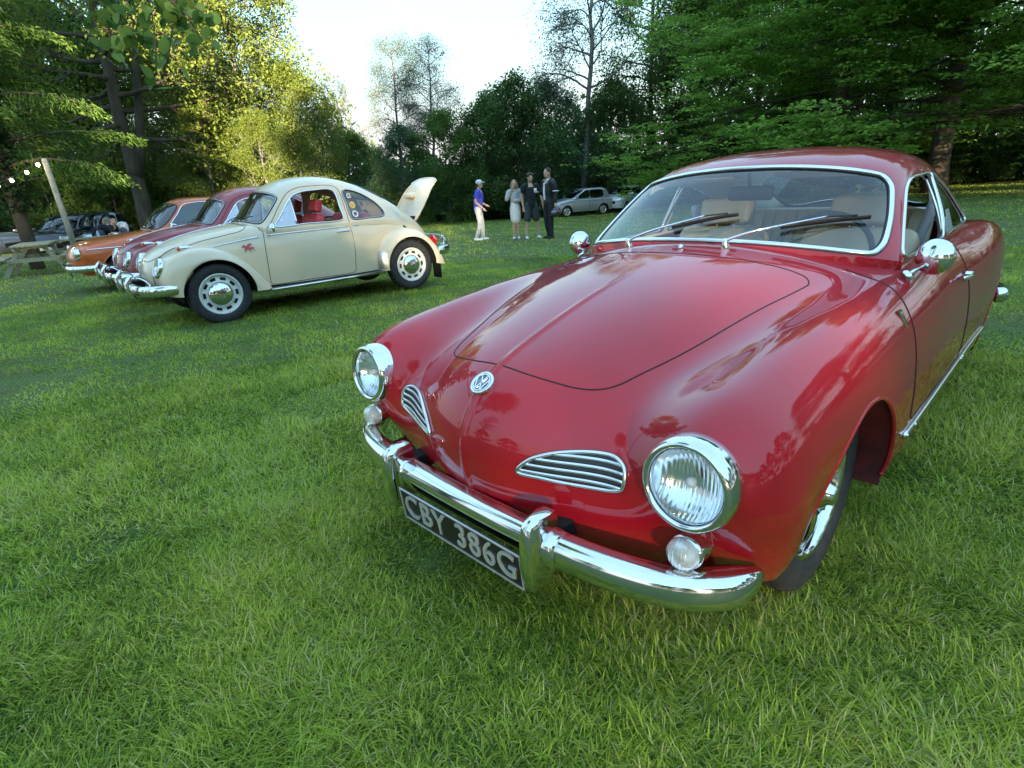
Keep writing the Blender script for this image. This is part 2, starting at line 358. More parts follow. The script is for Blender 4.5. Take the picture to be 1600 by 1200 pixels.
# ------------------------------------------------------------------ red coupe: body control points (x forward of the front axle, y to its left, z up)
KG_BODY = [
 # lower lip
 [(.66,0,.275),(.655,.14,.275),(.635,.29,.28),(.60,.43,.285),(.575,.52,.285),(.54,.60,.285),(.49,.67,.28),(.43,.715,.265),(.38,.735,.25),(.34,.74,.225),(.33,.70,.20)],
 [(.735,0,.40),(.722,.14,.40),(.685,.29,.40),(.645,.43,.40),(.625,.52,.40),(.60,.60,.395),(.555,.68,.385),(.49,.735,.365),(.42,.765,.33),(.34,.770,.275),(.33,.72,.21)],
 [(.755,0,.51),(.737,.14,.51),(.69,.29,.505),(.645,.42,.50),(.64,.51,.50),(.645,.605,.49),(.615,.70,.49),(.52,.765,.46),(.43,.785,.41),(.33,.785,.32),(.31,.73,.22)],
 [(.735,0,.60),(.712,.14,.60),(.66,.29,.60),(.605,.41,.60),(.63,.50,.60),(.65,.615,.60),(.625,.722,.60),(.54,.775,.55),(.43,.795,.48),(.31,.79,.36),(.29,.735,.22)],
 [(.66,0,.69),(.637,.14,.687),(.58,.29,.672),(.52,.41,.662),(.57,.50,.69),(.625,.61,.712),(.575,.705,.69),(.50,.765,.635),(.40,.795,.55),(.28,.795,.40),(.26,.735,.22)],
 [(.50,0,.757),(.48,.15,.752),(.42,.30,.732),(.36,.42,.712),(.40,.51,.732),(.43,.61,.762),(.41,.70,.735),(.35,.765,.665),(.27,.795,.56),(.17,.79,.40),(.15,.735,.21)],
 [(.22,0,.838),(.21,.16,.833),(.17,.32,.808),(.13,.44,.78),(.14,.53,.787),(.15,.62,.803),(.13,.70,.775),(.10,.765,.695),(.06,.795,.56),(.02,.785,.38),(.0,.735,.2)],
 [(-.12,0,.898),(-.12,.16,.892),(-.14,.33,.870),(-.16,.46,.838),(-.17,.55,.828),(-.18,.63,.829),(-.19,.70,.803),(-.20,.765,.725),(-.21,.797,.57),(-.22,.785,.37),(-.22,.735,.19)],
 [(-.42,0,.937),(-.425,.17,.932),(-.45,.34,.912),(-.50,.48,.885),(-.53,.57,.862),(-.55,.64,.848),(-.56,.70,.818),(-.57,.765,.742),(-.57,.80,.58),(-.57,.78,.35),(-.57,.735,.18)],
 [(-.75,0,.95),(-.76,.17,.948),(-.80,.34,.935),(-.84,.50,.912),(-.86,.595,.890),(-.87,.66,.868),(-.88,.71,.833),(-.88,.770,.752),(-.88,.803,.58),(-.88,.78,.34),(-.88,.735,.175)],
 [(-1.25,0,.96),(-1.26,.17,.958),(-1.28,.34,.945),(-1.29,.51,.920),(-1.30,.605,.895),(-1.30,.668,.873),(-1.30,.717,.838),(-1.30,.775,.757),(-1.30,.806,.58),(-1.30,.78,.33),(-1.30,.735,.175)],
 [(-1.68,0,.96),(-1.68,.17,.958),(-1.68,.34,.945),(-1.69,.51,.922),(-1.70,.605,.90),(-1.70,.670,.880),(-1.70,.720,.850),(-1.70,.780,.772),(-1.70,.809,.59),(-1.70,.78,.33),(-1.70,.735,.175)],
 [(-2.05,0,.97),(-2.05,.17,.968),(-2.05,.34,.95),(-2.05,.50,.925),(-2.05,.59,.905),(-2.05,.665,.893),(-2.05,.735,.882),(-2.05,.798,.802),(-2.05,.820,.60),(-2.05,.79,.35),(-2.05,.74,.19)],
 [(-2.45,0,.985),(-2.45,.17,.98),(-2.45,.33,.95),(-2.45,.48,.90),(-2.45,.58,.872),(-2.45,.66,.868),(-2.45,.735,.860),(-2.45,.795,.782),(-2.45,.812,.60),(-2.45,.785,.40),(-2.45,.73,.24)],
 [(-2.85,0,.895),(-2.85,.17,.885),(-2.84,.33,.85),(-2.83,.47,.80),(-2.82,.57,.79),(-2.81,.64,.792),(-2.80,.70,.775),(-2.79,.752,.70),(-2.78,.765,.57),(-2.77,.74,.44),(-2.76,.70,.30)],
 [(-3.12,0,.76),(-3.11,.17,.75),(-3.09,.33,.72),(-3.06,.46,.69),(-3.04,.55,.69),(-3.02,.61,.685),(-2.99,.665,.665),(-2.97,.705,.61),(-2.95,.715,.53),(-2.93,.70,.45),(-2.90,.66,.34)],
 [(-3.24,0,.60),(-3.23,.17,.595),(-3.20,.33,.58),(-3.16,.46,.57),(-3.13,.54,.57),(-3.10,.595,.565),(-3.06,.64,.555),(-3.03,.67,.53),(-3.00,.68,.48),(-2.97,.67,.43),(-2.94,.63,.36)],
 [(-3.22,0,.38),(-3.21,.17,.38),(-3.18,.33,.38),(-3.13,.46,.38),(-3.10,.54,.38),(-3.07,.585,.38),(-3.03,.62,.385),(-3.0,.64,.385),(-2.98,.645,.385),(-2.95,.635,.38),(-2.92,.60,.36)],
]
KG_TOP = [
 [(-.517,0,.941),(-.525,.2,.938),(-.555,.4,.925),(-.615,.57,.900),(-.68,.640,.885),(-.705,.657,.880),(-.715,.664,.876),(-.72,.668,.872)],
 [(-.65,0,1.042),(-.66,.19,1.038),(-.69,.38,1.025),(-.755,.545,.998),(-.83,.602,.980),(-.86,.625,.95),(-.87,.648,.915),(-.87,.667,.872)],
 [(-.785,0,1.137),(-.795,.18,1.133),(-.825,.36,1.12),(-.885,.51,1.09),(-.96,.560,1.070),(-1.0,.590,1.02),(-1.02,.63,.95),(-1.02,.67,.872)],
 [(-.918,0,1.222),(-.93,.17,1.218),(-.96,.33,1.203),(-1.01,.47,1.170),(-1.08,.525,1.145),(-1.12,.56,1.08),(-1.14,.62,.98),(-1.14,.672,.875)],
 [(-1.08,0,1.263),(-1.09,.17,1.260),(-1.11,.33,1.245),(-1.14,.46,1.210),(-1.19,.52,1.172),(-1.23,.558,1.10),(-1.25,.622,.99),(-1.25,.673,.876)],
 [(-1.35,0,1.287),(-1.35,.17,1.284),(-1.36,.33,1.267),(-1.37,.46,1.228),(-1.38,.522,1.182),(-1.39,.56,1.11),(-1.40,.625,.99),(-1.40,.674,.878)],
 [(-1.70,0,1.275),(-1.70,.17,1.271),(-1.70,.33,1.252),(-1.70,.452,1.212),(-1.70,.512,1.166),(-1.70,.552,1.10),(-1.70,.62,.985),(-1.70,.672,.882)],
 [(-2.05,0,1.225),(-2.05,.165,1.220),(-2.04,.31,1.197),(-2.03,.42,1.157),(-2.02,.478,1.115),(-2.01,.525,1.06),(-2.00,.60,.97),(-2.00,.66,.886)],
 [(-2.35,0,1.14),(-2.34,.16,1.134),(-2.33,.30,1.107),(-2.31,.40,1.067),(-2.29,.45,1.032),(-2.27,.50,.992),(-2.25,.575,.935),(-2.24,.645,.884)],
 [(-2.60,0,1.045),(-2.59,.16,1.040),(-2.57,.29,1.012),(-2.54,.385,.975),(-2.51,.433,.952),(-2.48,.485,.927),(-2.45,.55,.897),(-2.43,.62,.870)],
 [(-2.80,0,.925),(-2.79,.16,.918),(-2.76,.28,.89),(-2.73,.37,.87),(-2.70,.42,.86),(-2.67,.46,.855),(-2.64,.52,.85),(-2.60,.59,.845)],
]
def _kg_fair():
    G = np.array(KG_BODY); T = np.array(KG_TOP)
    nb = len(G)
    for i in range(nb):                       # lower edge of the side: fuller and higher off the ground along the door
        x = G[i, 9, 0]
        if i <= 5:
            G[i, 8:, 1] -= (.012, .032, .03); G[i, 10, 2] += .03
            G[i, 9, 2] += .0
        elif i <= 13:
            k = min(1, max(0, (.05-x)/.3))
            G[i, 9, 2] = .36+.0*k; G[i, 9, 1] = .765+.045*k
            G[i, 10, 2] = .275; G[i, 10, 1] = .742+.055*k; G[i, 8, 1] += .008*k
    G[3:9, 4:7, 2] -= .006
    w = np.array([0, 0, .006, .022, .028, .03, .018, 0])
    for i in range(1, 10): T[i, :, 1] += w*(1.0 if i > 1 else .6)
    T[7:10, 2:7, 2] += .012
    return G, T
KG_BODY, KG_TOP = _kg_fair()
KGS = Surf(KG_BODY, .02, .02); KGT = Surf(KG_TOP, .02, .02)
def s_eval(Sf, u, v):
    Bu, Bv = bspm(u, Sf.ku), bspm(v, Sf.kv); a, b, _ = Sf.C.shape
    return ((Bu @ Sf.C.reshape(a, -1)).reshape(len(Bu), b, 3)*Bv[:, :, None]).sum(1)
def newton(Sf, pts, axes, P, us, vs, cond=None, it=8):
    """surface points (and normals) whose coordinates on the two axes equal pts"""
    su, sv = max(1, len(us)//90), max(1, len(vs)//60); us, vs, P = us[::su], vs[::sv], P[::su, ::sv]
    pts = np.asarray(pts, float); Q = P.reshape(-1, 3); ok = np.ones(len(Q), bool) if cond is None else cond(Q)
    idx = np.where(ok)[0]; D = ((Q[idx][None, :, list(axes)]-pts[:, None])**2).sum(2); k = idx[np.argmin(D, 1)]
    u = us[k//len(vs)].copy(); v = vs[k % len(vs)].copy(); ax = list(axes); e = 1e-4
    ev = lambda u, v: s_eval(Sf, u, v)
    for _ in range(it):
        p = ev(u, v); pu = (ev(np.minimum(u+e, 1), v)-p)/e; pv = (ev(u, np.minimum(v+e, 1))-p)/e
        r = pts-p[:, ax]; a, b, c, d = pu[:, ax[0]], pv[:, ax[0]], pu[:, ax[1]], pv[:, ax[1]]; det = a*d-b*c; det = np.where(abs(det) < 1e-5, 1e-5, det)
        du = (r[:, 0]*d-b*r[:, 1])/det; dv = (a*r[:, 1]-c*r[:, 0])/det
        u = np.clip(u+np.clip(du, -.02, .02), .0005, .9985); v = np.clip(v+np.clip(dv, -.02, .02), .0005, .9985)
    p = ev(u, v); n = np.cross((ev(u+e, v)-p), (ev(u, v+e)-p)); n /= np.linalg.norm(n, axis=1)[:, None]+1e-12
    return p, n
RED = mat('red_coupe_paint', (.36, .005, .014), .55, 0, 1., .012, var=.04, vscale=3, spec=.15)
_t = RED.node_tree; _p = _t.nodes['Principled BSDF']; _c = N(_t, 'ShaderNodeTexCoord')      # faint dust and panel ripple in the lacquer
_n = N(_t, 'ShaderNodeTexNoise'); _n.inputs['Scale'].default_value = 9; _n.inputs['Detail'].default_value = 9; _n.inputs['Roughness'].default_value = .7; _t.links.new(_c.outputs['Object'], _n.inputs['Vector'])
_r = N(_t, 'ShaderNodeMapRange'); _r.inputs['From Min'].default_value = .42; _r.inputs['From Max'].default_value = .75; _r.inputs['To Min'].default_value = .006; _r.inputs['To Max'].default_value = .06; _t.links.new(_n.outputs['Fac'], _r.inputs['Value']); _t.links.new(_r.outputs[0], _p.inputs['Coat Roughness'])
_m = N(_t, 'ShaderNodeTexNoise'); _m.inputs['Scale'].default_value = 5; _m.inputs['Detail'].default_value = 1; _t.links.new(_c.outputs['Object'], _m.inputs['Vector'])
_b = N(_t, 'ShaderNodeBump'); _b.inputs['Strength'].default_value = .05; _b.inputs['Distance'].default_value = .02; _t.links.new(_m.outputs['Fac'], _b.inputs['Height']); _t.links.new(_b.outputs[0], _p.inputs['Coat Normal'])
CREAM = mat('cream_leather', (.62, .52, .36), .45, bump=.08, bscale=120, var=.05)
SILVERL = mat('plate_letters', (.62, .63, .62), .35, .6)
PLATEBLK = mat('plate_black', (.012, .012, .013), .35)
def mirror_y(v, f): return np.asarray(v)*[1, -1, 1], (f[:, ::-1] if isinstance(f, np.ndarray) else [tuple(q)[::-1] for q in f])
def both(v, f):
    v2, f2 = mirror_y(v, f)
    if isinstance(f, np.ndarray): return np.vstack([v, v2]), np.vstack([f, f2+len(v)])
    return join((v, f), (v2, f2))
def lens_mat(name, tint, scale=420., ior=1.25, axis_stretch=(0, 1, .12)):
    if name in MATS: return MATS[name]
    M = mat(name, tint, .03, trans=.96, ior=ior); t = M.node_tree; p = t.nodes['Principled BSDF']
    co = N(t, 'ShaderNodeTexCoord'); mpn = N(t, 'ShaderNodeMapping'); mpn.inputs['Scale'].default_value = axis_stretch; t.links.new(co.outputs['Object'], mpn.inputs[0])
    w = N(t, 'ShaderNodeTexWave', bands_direction='DIAGONAL'); w.inputs['Scale'].default_value = scale/6.28; w.inputs['Distortion'].default_value = .8; t.links.new(mpn.outputs[0], w.inputs[0])
    b = N(t, 'ShaderNodeBump'); b.inputs['Strength'].default_value = .35; b.inputs['Distance'].default_value = .002; t.links.new(w.outputs['Fac'], b.inputs['Height']); t.links.new(b.outputs[0], p.inputs['Normal'])
    return M
LENS = glass('headlamp_lens', (.97, .98, .98), .05)
_t = LENS.node_tree; _g = [n for n in _t.nodes if n.type == 'BSDF_GLOSSY'][0]; _c = N(_t, 'ShaderNodeTexCoord'); _m = N(_t, 'ShaderNodeMapping'); _m.inputs['Scale'].default_value = (0, 1, .1); _t.links.new(_c.outputs['Object'], _m.inputs[0])
_w = N(_t, 'ShaderNodeTexWave', bands_direction='DIAGONAL'); _w.inputs['Scale'].default_value = 70; _w.inputs['Distortion'].default_value = .8; _t.links.new(_m.outputs[0], _w.inputs[0])
_b = N(_t, 'ShaderNodeBump'); _b.inputs['Strength'].default_value = .5; _b.inputs['Distance'].default_value = .002; _t.links.new(_w.outputs['Fac'], _b.inputs['Height']); _t.links.new(_b.outputs[0], _g.inputs['Normal'])
LENSW = lens_mat('clear_indicator_lens', (.93, .92, .86), 500); LENSW.node_tree.nodes['Principled BSDF'].inputs['Transmission Weight'].default_value = .6; LENSW.node_tree.nodes['Principled BSDF'].inputs['Roughness'].default_value = .12
AMBER = mat('amber_lens', (.75, .16, .02), .12, coat=.5, trans=.35)
REDLENS = mat('red_lens', (.5, .01, .01), .12, coat=.5, trans=.3)
REFL = mat('reflector', (.93, .94, .95), .16, 1.)
_t = REFL.node_tree; _c = N(_t, 'ShaderNodeTexCoord'); _m = N(_t, 'ShaderNodeMapping'); _m.inputs['Scale'].default_value = (0, 1, .06); _t.links.new(_c.outputs['Object'], _m.inputs[0])      # the lens flutes break its mirror image into upright streaks
_w = N(_t, 'ShaderNodeTexWave', bands_direction='DIAGONAL'); _w.inputs['Scale'].default_value = 62; _w.inputs['Distortion'].default_value = 1.2; _t.links.new(_m.outputs[0], _w.inputs[0])
_b = N(_t, 'ShaderNodeBump'); _b.inputs['Strength'].default_value = .3; _b.inputs['Distance'].default_value = .002; _t.links.new(_w.outputs['Fac'], _b.inputs['Height']); _t.links.new(_b.outputs[0], _t.nodes['Principled BSDF'].inputs['Normal'])

def build_kg():
    root = thing('coupe_car', 'glossy red two door vintage coupe with round headlights parked closest on the grass', 'car', (.395, 1.9025, 0), -2.3731)
    us = np.linspace(0, 1, 440); th = np.linspace(0, 1, 190); vs = .5+.5*(.62*th+.38*th**2.2); vs[-1] = 1
    P = KGS.grid(us, vs); Nn = gnormals(P)
    if Nn[200, 30, 2] < 0: Nn = -Nn
    # centre crease on nose and bonnet
    yy = P[..., 1]; xx = P[..., 0]
    k = np.exp(-(yy/.010)**2)*np.clip((xx+.12)/.25, 0, 1)*(P[..., 2] > .3)
    P = P+Nn*(k*.0055)[..., None]; P[:, 0, 1] = 0
    # wheel openings
    arches = ((0, .315, .297), (-2.4, .315, .305))
    for cx, cz, r in arches:
        dx, dz = P[..., 0]-cx, P[..., 2]-cz; d = np.hypot(dx, dz); mk = (abs(d-r) < .0075) & (P[..., 1] > .5)
        s_ = np.where(mk, r/np.maximum(d, 1e-6), 1); P[..., 0] = cx+dx*s_; P[..., 2] = cz+dz*s_
    C = (P[:-1, :-1]+P[1:, 1:]+P[1:, :-1]+P[:-1, 1:])/4; x, y, z = C[..., 0], C[..., 1], C[..., 2]
    keep = np.ones(x.shape, bool)
    for cx, cz, r in arches: keep &= ~((np.hypot(x-cx, z-cz) < r) & (y > .45))
    cabin = [(-.505, -.01), (-.515, .2), (-.545, .4), (-.605, .57), (-.70, .652), (-.9, .66), (-2.0, .652), (-2.25, .63), (-2.43, .60), (-2.60, .54), (-2.70, .40), (-2.75, .2), (-2.77, -.01)]
    keep &= ~(inpoly(x, y, cabin) & (z > .6))
    keep &= ~((np.hypot(y-.615, z-.598) < .096) & (x > .5))      # headlamp openings
    hoodp = [(.592, 0), (.59, .10), (.578, .17), (.553, .245), (.522, .29), (.48, .32), (.41, .345), (.22, .405), (-.08, .468), (-.24, .497), (-.31, .502), (-.348, .48), (-.36, .43), (-.345, .30), (-.325, .15), (-.315, 0)]
    hoodc = bez(np.array(hoodp), 160)
    hood = inpoly(x, y, [tuple(p) for p in hoodc]) & (z > .6)
    doorp = [(-.53, .868), (-.495, .80), (-.472, .75), (-.458, .69), (-.45, .60), (-.45, .50), (-.455, .43), (-.475, .408), (-.6, .403), (-1.34, .403), (-1.372, .42), (-1.385, .50), (-1.392, .62), (-1.397, .74), (-1.415, .82), (-1.435, .868)]
    doorc = bez(np.array(doorp), 160)
    door = inpoly(x, z, [tuple(p) for p in doorc]+[(-1.43, .91), (-.53, .91)]) & (y > .6)
    def part(name, mk, both_sides=True, side=1):
        f = gfaces(len(us), len(vs), mk); v, f = compact(P.reshape(-1, 3), f)
        if both_sides: v, f = both(v, f)
        elif side < 0: v, f = mirror_y(v, f)
        o = obj(name, v, f, RED, root)
        b = bmesh.new(); b.from_mesh(o.data); bmesh.ops.remove_doubles(b, verts=b.verts[:], dist=.0002); b.to_mesh(o.data); b.free()
        return o
    body = part('body', keep & ~hood & ~door)
    part('hood', keep & hood)
    doors = {s: part('door', keep & door, False, s) for s in (1, -1)}
    # seams
    top = lambda Q: (Q[:, 2] > .55) & (Q[:, 1] > -.001)
    side = lambda Q: (Q[:, 1] > .6)
    hp, hn = newton(KGS, hoodc, (0, 1), KGS.grid(us, vs), us, vs, top)
    hp = np.vstack([hp, (hp*[1, -1, 1])[::-1]])
    obj('hood_seam', *tube(hp+[0, 0, -.0004], .0024, 6), GAP, root)
    dp, dn = newton(KGS, doorc, (0, 2), KGS.grid(us, vs), us, vs, side)
    for s in (1, -1): obj('door_seam', *tube(dp*[1, s, 1], .0024, 6), GAP, doors[s])
    # arch lips and wheel wells
    for ci, (cx, cz, r) in enumerate(arches):
        a = np.linspace(R(-16), R(196), 70); pts = np.stack([cx+r*np.cos(a), cz+r*np.sin(a)], 1)
        ap, an = newton(KGS, pts, (0, 2), KGS.grid(us, vs), us, vs, lambda Q: Q[:, 1] > .5)
        ap = ap[np.hypot(ap[:, 0]-cx, ap[:, 2]-cz) > r-.02]
        for s in (1, -1):
            obj('arch_lip', *tube((ap-[0, .004, 0])*[1, s, 1], .0075, 8), RED, root)
            well = np.stack([np.stack([cx+r*1.0*np.cos(a), 0*a+yv, cz+r*np.sin(a)], 1) for yv in (.35, .5, .6)]+[np.interp(a, a, a)[:, None]*0+np.stack([cx+r*np.cos(a), np.interp(np.linspace(0, 1, 70), np.linspace(0, 1, len(ap)), ap[:, 1])-.004, cz+r*np.sin(a)], 1)])
            obj('wheel_well', well.reshape(-1, 3)*[1, s, 1], gfaces(4, 70), mat('wheel_well_paint', (.10, .008, .010), .6, var=.5, vscale=12), root)
            obj('inner_panel', *xf(box((cx, s*.36, .5), (.66, .02, .42)), Matrix.Identity(4)), DARK, root, smooth=False)
    obj('underbody', *box((-1.2, 0, .27), (3.6, 1.3, .04)), DARK, root, smooth=False)
    obj('front_floor', *box((.30, 0, .40), (.55, 1.0, .26)), DARK, root, smooth=False)
    # ---- greenhouse
    ut = np.linspace(0, 1, 260); tv = .5+.5*np.linspace(0, 1, 130); T = KGT.grid(ut, tv); Tn = gnormals(T)
    if Tn[100, 10, 2] < 0: Tn = -Tn
    ru = np.interp(ut, KGT.tu, np.arange(len(KGT.tu))); nc = (len(KGT.tv)-1)//2; cvv = np.interp(tv, KGT.tv, np.arange(len(KGT.tv))-nc)
    RU, CV = np.meshgrid((ru[:-1]+ru[1:])/2, (cvv[:-1]+cvv[1:])/2, indexing='ij')
    C = (T[:-1, :-1]+T[1:, 1:]+T[1:, :-1]+T[:-1, 1:])/4; x, y, z = C[..., 0], C[..., 1], C[..., 2]
    wsp = bez([(.10, 0), (.10, 1.5), (.11, 2.8), (.16, 3.25), (.42, 3.47), (.9, 3.52), (1.8, 3.5), (2.45, 3.42), (2.78, 3.1), (2.87, 2.5), (2.9, 1.2), (2.9, 0)], 140)
    rwp = bez([(7.25, 0), (7.27, 1.5), (7.4, 2.6), (7.75, 3.2), (8.5, 3.35), (9.2, 3.2), (9.5, 2.5), (9.55, 1.5), (9.55, 0)], 120)
    glp = bez([(-.755, .896), (-.80, .940), (-.93, 1.035), (-1.05, 1.105), (-1.16, 1.138), (-1.28, 1.146), (-1.425, 1.141), (-1.43, 1.12), (-1.395, .915), (-1.38, .897), (-1.1, .893)], 140, True)
    qgp = bez([(-1.46, 1.136), (-1.62, 1.115), (-1.80, 1.07), (-1.97, 1.00), (-2.07, .935), (-2.08, .905), (-2.0, .900), (-1.6, .902), (-1.425, .905), (-1.44, 1.0)], 120, True)
    mws = inpoly(RU, CV, [tuple(p) for p in wsp]+[(2.9, -1), (.1, -1)]); mrw = inpoly(RU, CV, [tuple(p) for p in rwp]+[(9.5, -1), (7.2, -1)])
    sidec = (CV > 3.9)
    mgl = inpoly(x, z, [tuple(p) for p in glp]) & sidec; mqg = inpoly(x, z, [tuple(p) for p in qgp]) & sidec
    def tpart(name, mk, material, off=0., sides=0, parent=root):
        f = gfaces(len(ut), len(tv), mk); v, f = compact((T+Tn*off).reshape(-1, 3), f)
        if sides == 0: v, f = both(v, f)
        elif sides < 0: v, f = mirror_y(v, f)
        o = obj(name, v, f, material, parent)
        b = bmesh.new(); b.from_mesh(o.data); bmesh.ops.remove_doubles(b, verts=b.verts[:], dist=.0002); b.to_mesh(o.data); b.free()
        return o
    tpart('roof', ~(mws | mrw | mgl | mqg), RED)
    e0 = T[0]; sk = np.stack([e0+[0, 0, .001], e0+[.006, 0, -.02], e0+[.010, 0, -.075]]); e1 = T[:, -1]; sk2 = np.stack([e1, e1+[0, .001, -.02], e1+[0, -.004, -.06]])
    for s in (1, -1):
        obj('cowl_panel', sk.reshape(-1, 3)*[1, s, 1], gfaces(3, len(tv)), RED, root); obj('belt_panel', sk2.reshape(-1, 3)*[1, s, 1], gfaces(3, len(ut)), RED, root)
    tpart('headliner', ~(mws | mrw | mgl | mqg) & (RU > 2.9), mat('headliner_cloth', (.60, .56, .47), .9), -.016)
    ws = tpart('windshield', mws, GLASS, -.004)
    tpart('rear_window', mrw, GLASS, -.004)
    def pcurve(pc):        # (row, col) -> surface
        u = np.interp(pc[:, 0], np.arange(len(KGT.tu)), KGT.tu); v = np.interp(pc[:, 1]+nc, np.arange(len(KGT.tv)), KGT.tv)
        p = s_eval(KGT, u, v); e = 1e-4
        pu = s_eval(KGT, u+e, v)-p; pv = s_eval(KGT, u, v+e)-p
        n = np.cross(pu, pv); n /= np.linalg.norm(n, axis=1)[:, None]
        return p, n*np.sign(n[:, 2:3]+1e-9)
    flat = lambda w, h: [(-w, -h*.6), (-w*.9, h*.5), (-w*.4, h), (w*.4, h), (w*.9, h*.5), (w, -h*.6)]
    def full(p, n): return np.vstack([p, (p*[1, -1, 1])[::-1][1:-1]]), np.vstack([n, (n*[1, -1, 1])[::-1][1:-1]])
    for nm, pc, w in (('windshield_trim', wsp, .0105), ('rear_window_trim', rwp, .009)):
        p, n = full(*pcurve(pc))
        obj('rubber_seal', *sweep(p-n*.002, flat(w+.0045, .005), True, n), BLACK, root)
        obj(nm, *sweep(p+n*.001, flat(w, .0075), True, n), mat('bright_trim', (.80, .81, .83), .16, 1.), root)
    Tg = T
    for s in (1, -1):
        for nm, mk, gp in (('door_window', mgl, glp), ('quarter_window', mqg, qgp)):
            if nm == 'door_window' and s == 1: pane = doors[s]      # wound down into the door
            else: pane = tpart(nm, mk, glass('clear_side_glass', (.95, .97, .96), .0), -.004, s, doors[s] if nm == 'door_window' else root)
            p, n = newton(KGT, gp, (0, 2), T, ut, tv, lambda Q: Q[:, 1] > .45)
            n *= np.sign(n[:, 1:2]+1e-9)
            p, n = p*[1, s, 1], n*[1, s, 1]
            obj('window_trim', *sweep(p+n*.001, flat(.0065, .007), True, n), mat('bright_trim', (.8,)*3), pane)
        bp = np.array([(-1.402, .665, .885), (-1.418, .632, .98), (-1.432, .59, 1.07), (-1.443, .552, 1.142)])
        obj('window_post', *sweep(bez(bp, 12)*[1, s, 1]+[0, s*.006, 0], [(-.013, -.004), (-.011, .006), (.011, .006), (.013, -.004)], False, (0, s, .5)), CHROME, root)
        # lights
        hx, hy, hz = .654, s*.615, .598; HR = rotm('Y', R(-5), (hx, hy, hz))
        hl = obj('headlight', *xf(lathe([(.102, -.06), (.105, -.014), (.1045, .0), (.101, .012), (.094, .021), (.087, .021), (.083, .010), (.0825, -.005)], 56, 'x'), HR), CHROME, root)
        obj('reflector', *xf(lathe([(.0825, -.002), (.075, -.018), (.06, -.034), (.04, -.045), (.012, -.051), (0.001, -.051)], 40, 'x'), HR), REFL, hl)
        obj('bulb', *xf(lathe([(0.001, -.004), (.010, -.008), (.013, -.016), (.010, -.026), (.008, -.032)], 16, 'x'), HR), mat('bulb_glass', (.8, .8, .78), .1, coat=.5), hl)
        obj('lens', *xf(lathe([(.0835, .008), (.080, .014), (.066, .0205), (.045, .0255), (.022, .028), (.0005, .029)], 48, 'x'), HR), LENS, hl)
        obj('lens_rim', *xf(tube([(0.012, .0845*math.cos(q), .0845*math.sin(q)) for q in np.linspace(0, 2*PI, 48, endpoint=False)], .0022, 6, True), HR), BLACK, hl)
        # indicator: chrome teardrop shell with a clear ribbed lens
        ind = obj('indicator', *xf(lathe([(.001, -.15), (.012, -.13), (.026, -.09), (.036, -.04), (.040, -.005), (.0405, .004), (.036, .006)], 32, 'x'), Matrix.Translation((.655, s*.622, .437)) @ Matrix.Rotation(R(-6)*s, 4, 'Z') @ Matrix.Diagonal((1, 1, .95, 1))), CHROME, root)
        obj('indicator_lens', *xf(lathe([(.0365, .002), (.0365, .016), (.033, .028), (.024, .037), (.012, .041), (.0005, .042)], 32, 'x'), Matrix.Translation((.655, s*.622, .437)) @ Matrix.Rotation(R(-6)*s, 4, 'Z')), LENSW, ind)
        obj('indicator_reflector', *xf(lathe([(.0355, .0), (.02, -.01), (.0005, -.012)], 24, 'x'), Matrix.Translation((.655, s*.622, .437))), REFL, ind)
        # air grille
        gpl = bez([(.183, .512), (.21, .545), (.25, .565), (.30, .577), (.37, .583), (.42, .580), (.445, .565), (.450, .540), (.446, .518), (.425, .508), (.34, .503), (.25, .506)], 90, True)
        front = lambda Q: (Q[:, 0] > .5)
        PB = KGS.grid(us, vs)
        gp_, gn_ = newton(KGS, gpl, (1, 2), PB, us, vs, front); gn_ *= np.sign(gn_[:, 0:1])
        cen = gp_.mean(0)
        fr = obj('air_grille', *sweep((gp_+gn_*.003)*[1, s, 1], flat(.0058, .0065), True, gn_*[1, s, 1]), ALU, root)
        nn = len(gp_); bv = np.vstack([gp_+gn_*.0015, [cen+gn_.mean(0)*.001]]); bf = [(i, (i+1) % nn, nn) for i in range(nn)]
        # dark plate just proud of the body, coloured as the shaded grille opening
        rows = []
        for zz in np.linspace(.509, .578, 9):
            yl = [p[0] for p, q in zip(gpl, np.roll(gpl, -1, 0)) if (p[1]-zz)*(q[1]-zz) <= 0]
            if len(yl) < 2: continue
            ys = np.linspace(min(yl)+.002, max(yl)-.002, 24); rp, rn = newton(KGS, np.stack([ys, 0*ys+zz], 1), (1, 2), PB, us, vs, front); rn *= np.sign(rn[:, 0:1]); rows.append((zz, rp, rn))
        pl = np.array([r[1]+r[2]*.0012 for r in rows])
        obj('grille_shade_plate', pl.reshape(-1, 3)*[1, s, 1], gfaces(len(rows), 24), mat('grille_shadow', (.05, .05, .05), .5, .5), fr)
        for zz, rp, rn in [rows[i] for i in (1, 3, 5, 7) if i < len(rows)]:
            obj('grille_slat', *sweep((rp+rn*.004)*[1, s, 1], [(-.0052, 0), (-.004, .004), (.001, .0055), (.004, .003), (.0045, 0)], False, rn*[1, s, 1]), ALU, fr)
        # mirror on a stalk
        mr = obj('door_mirror', *xf(lathe([(.0585, -.012), (.060, -.004), (.058, .004), (.051, .014), (.037, .023), (.020, .028), (.0005, .030)], 40, 'x'), Matrix.Translation((-.735, s*.752, .895)) @ Matrix.Rotation(R(-14) if s > 0 else R(58), 4, 'Z') @ Matrix.Rotation(R(-6), 4, 'Y')), CHROME, root)
        obj('mirror_glass', *xf(lathe([(.058, -.011), (.0005, -.010)], 32, 'x'), Matrix.Translation((-.735, s*.752, .895)) @ Matrix.Rotation(R(-14) if s > 0 else R(58), 4, 'Z')), mat('mirror_glass', (.9, .9, .9), .01, 1.), mr)
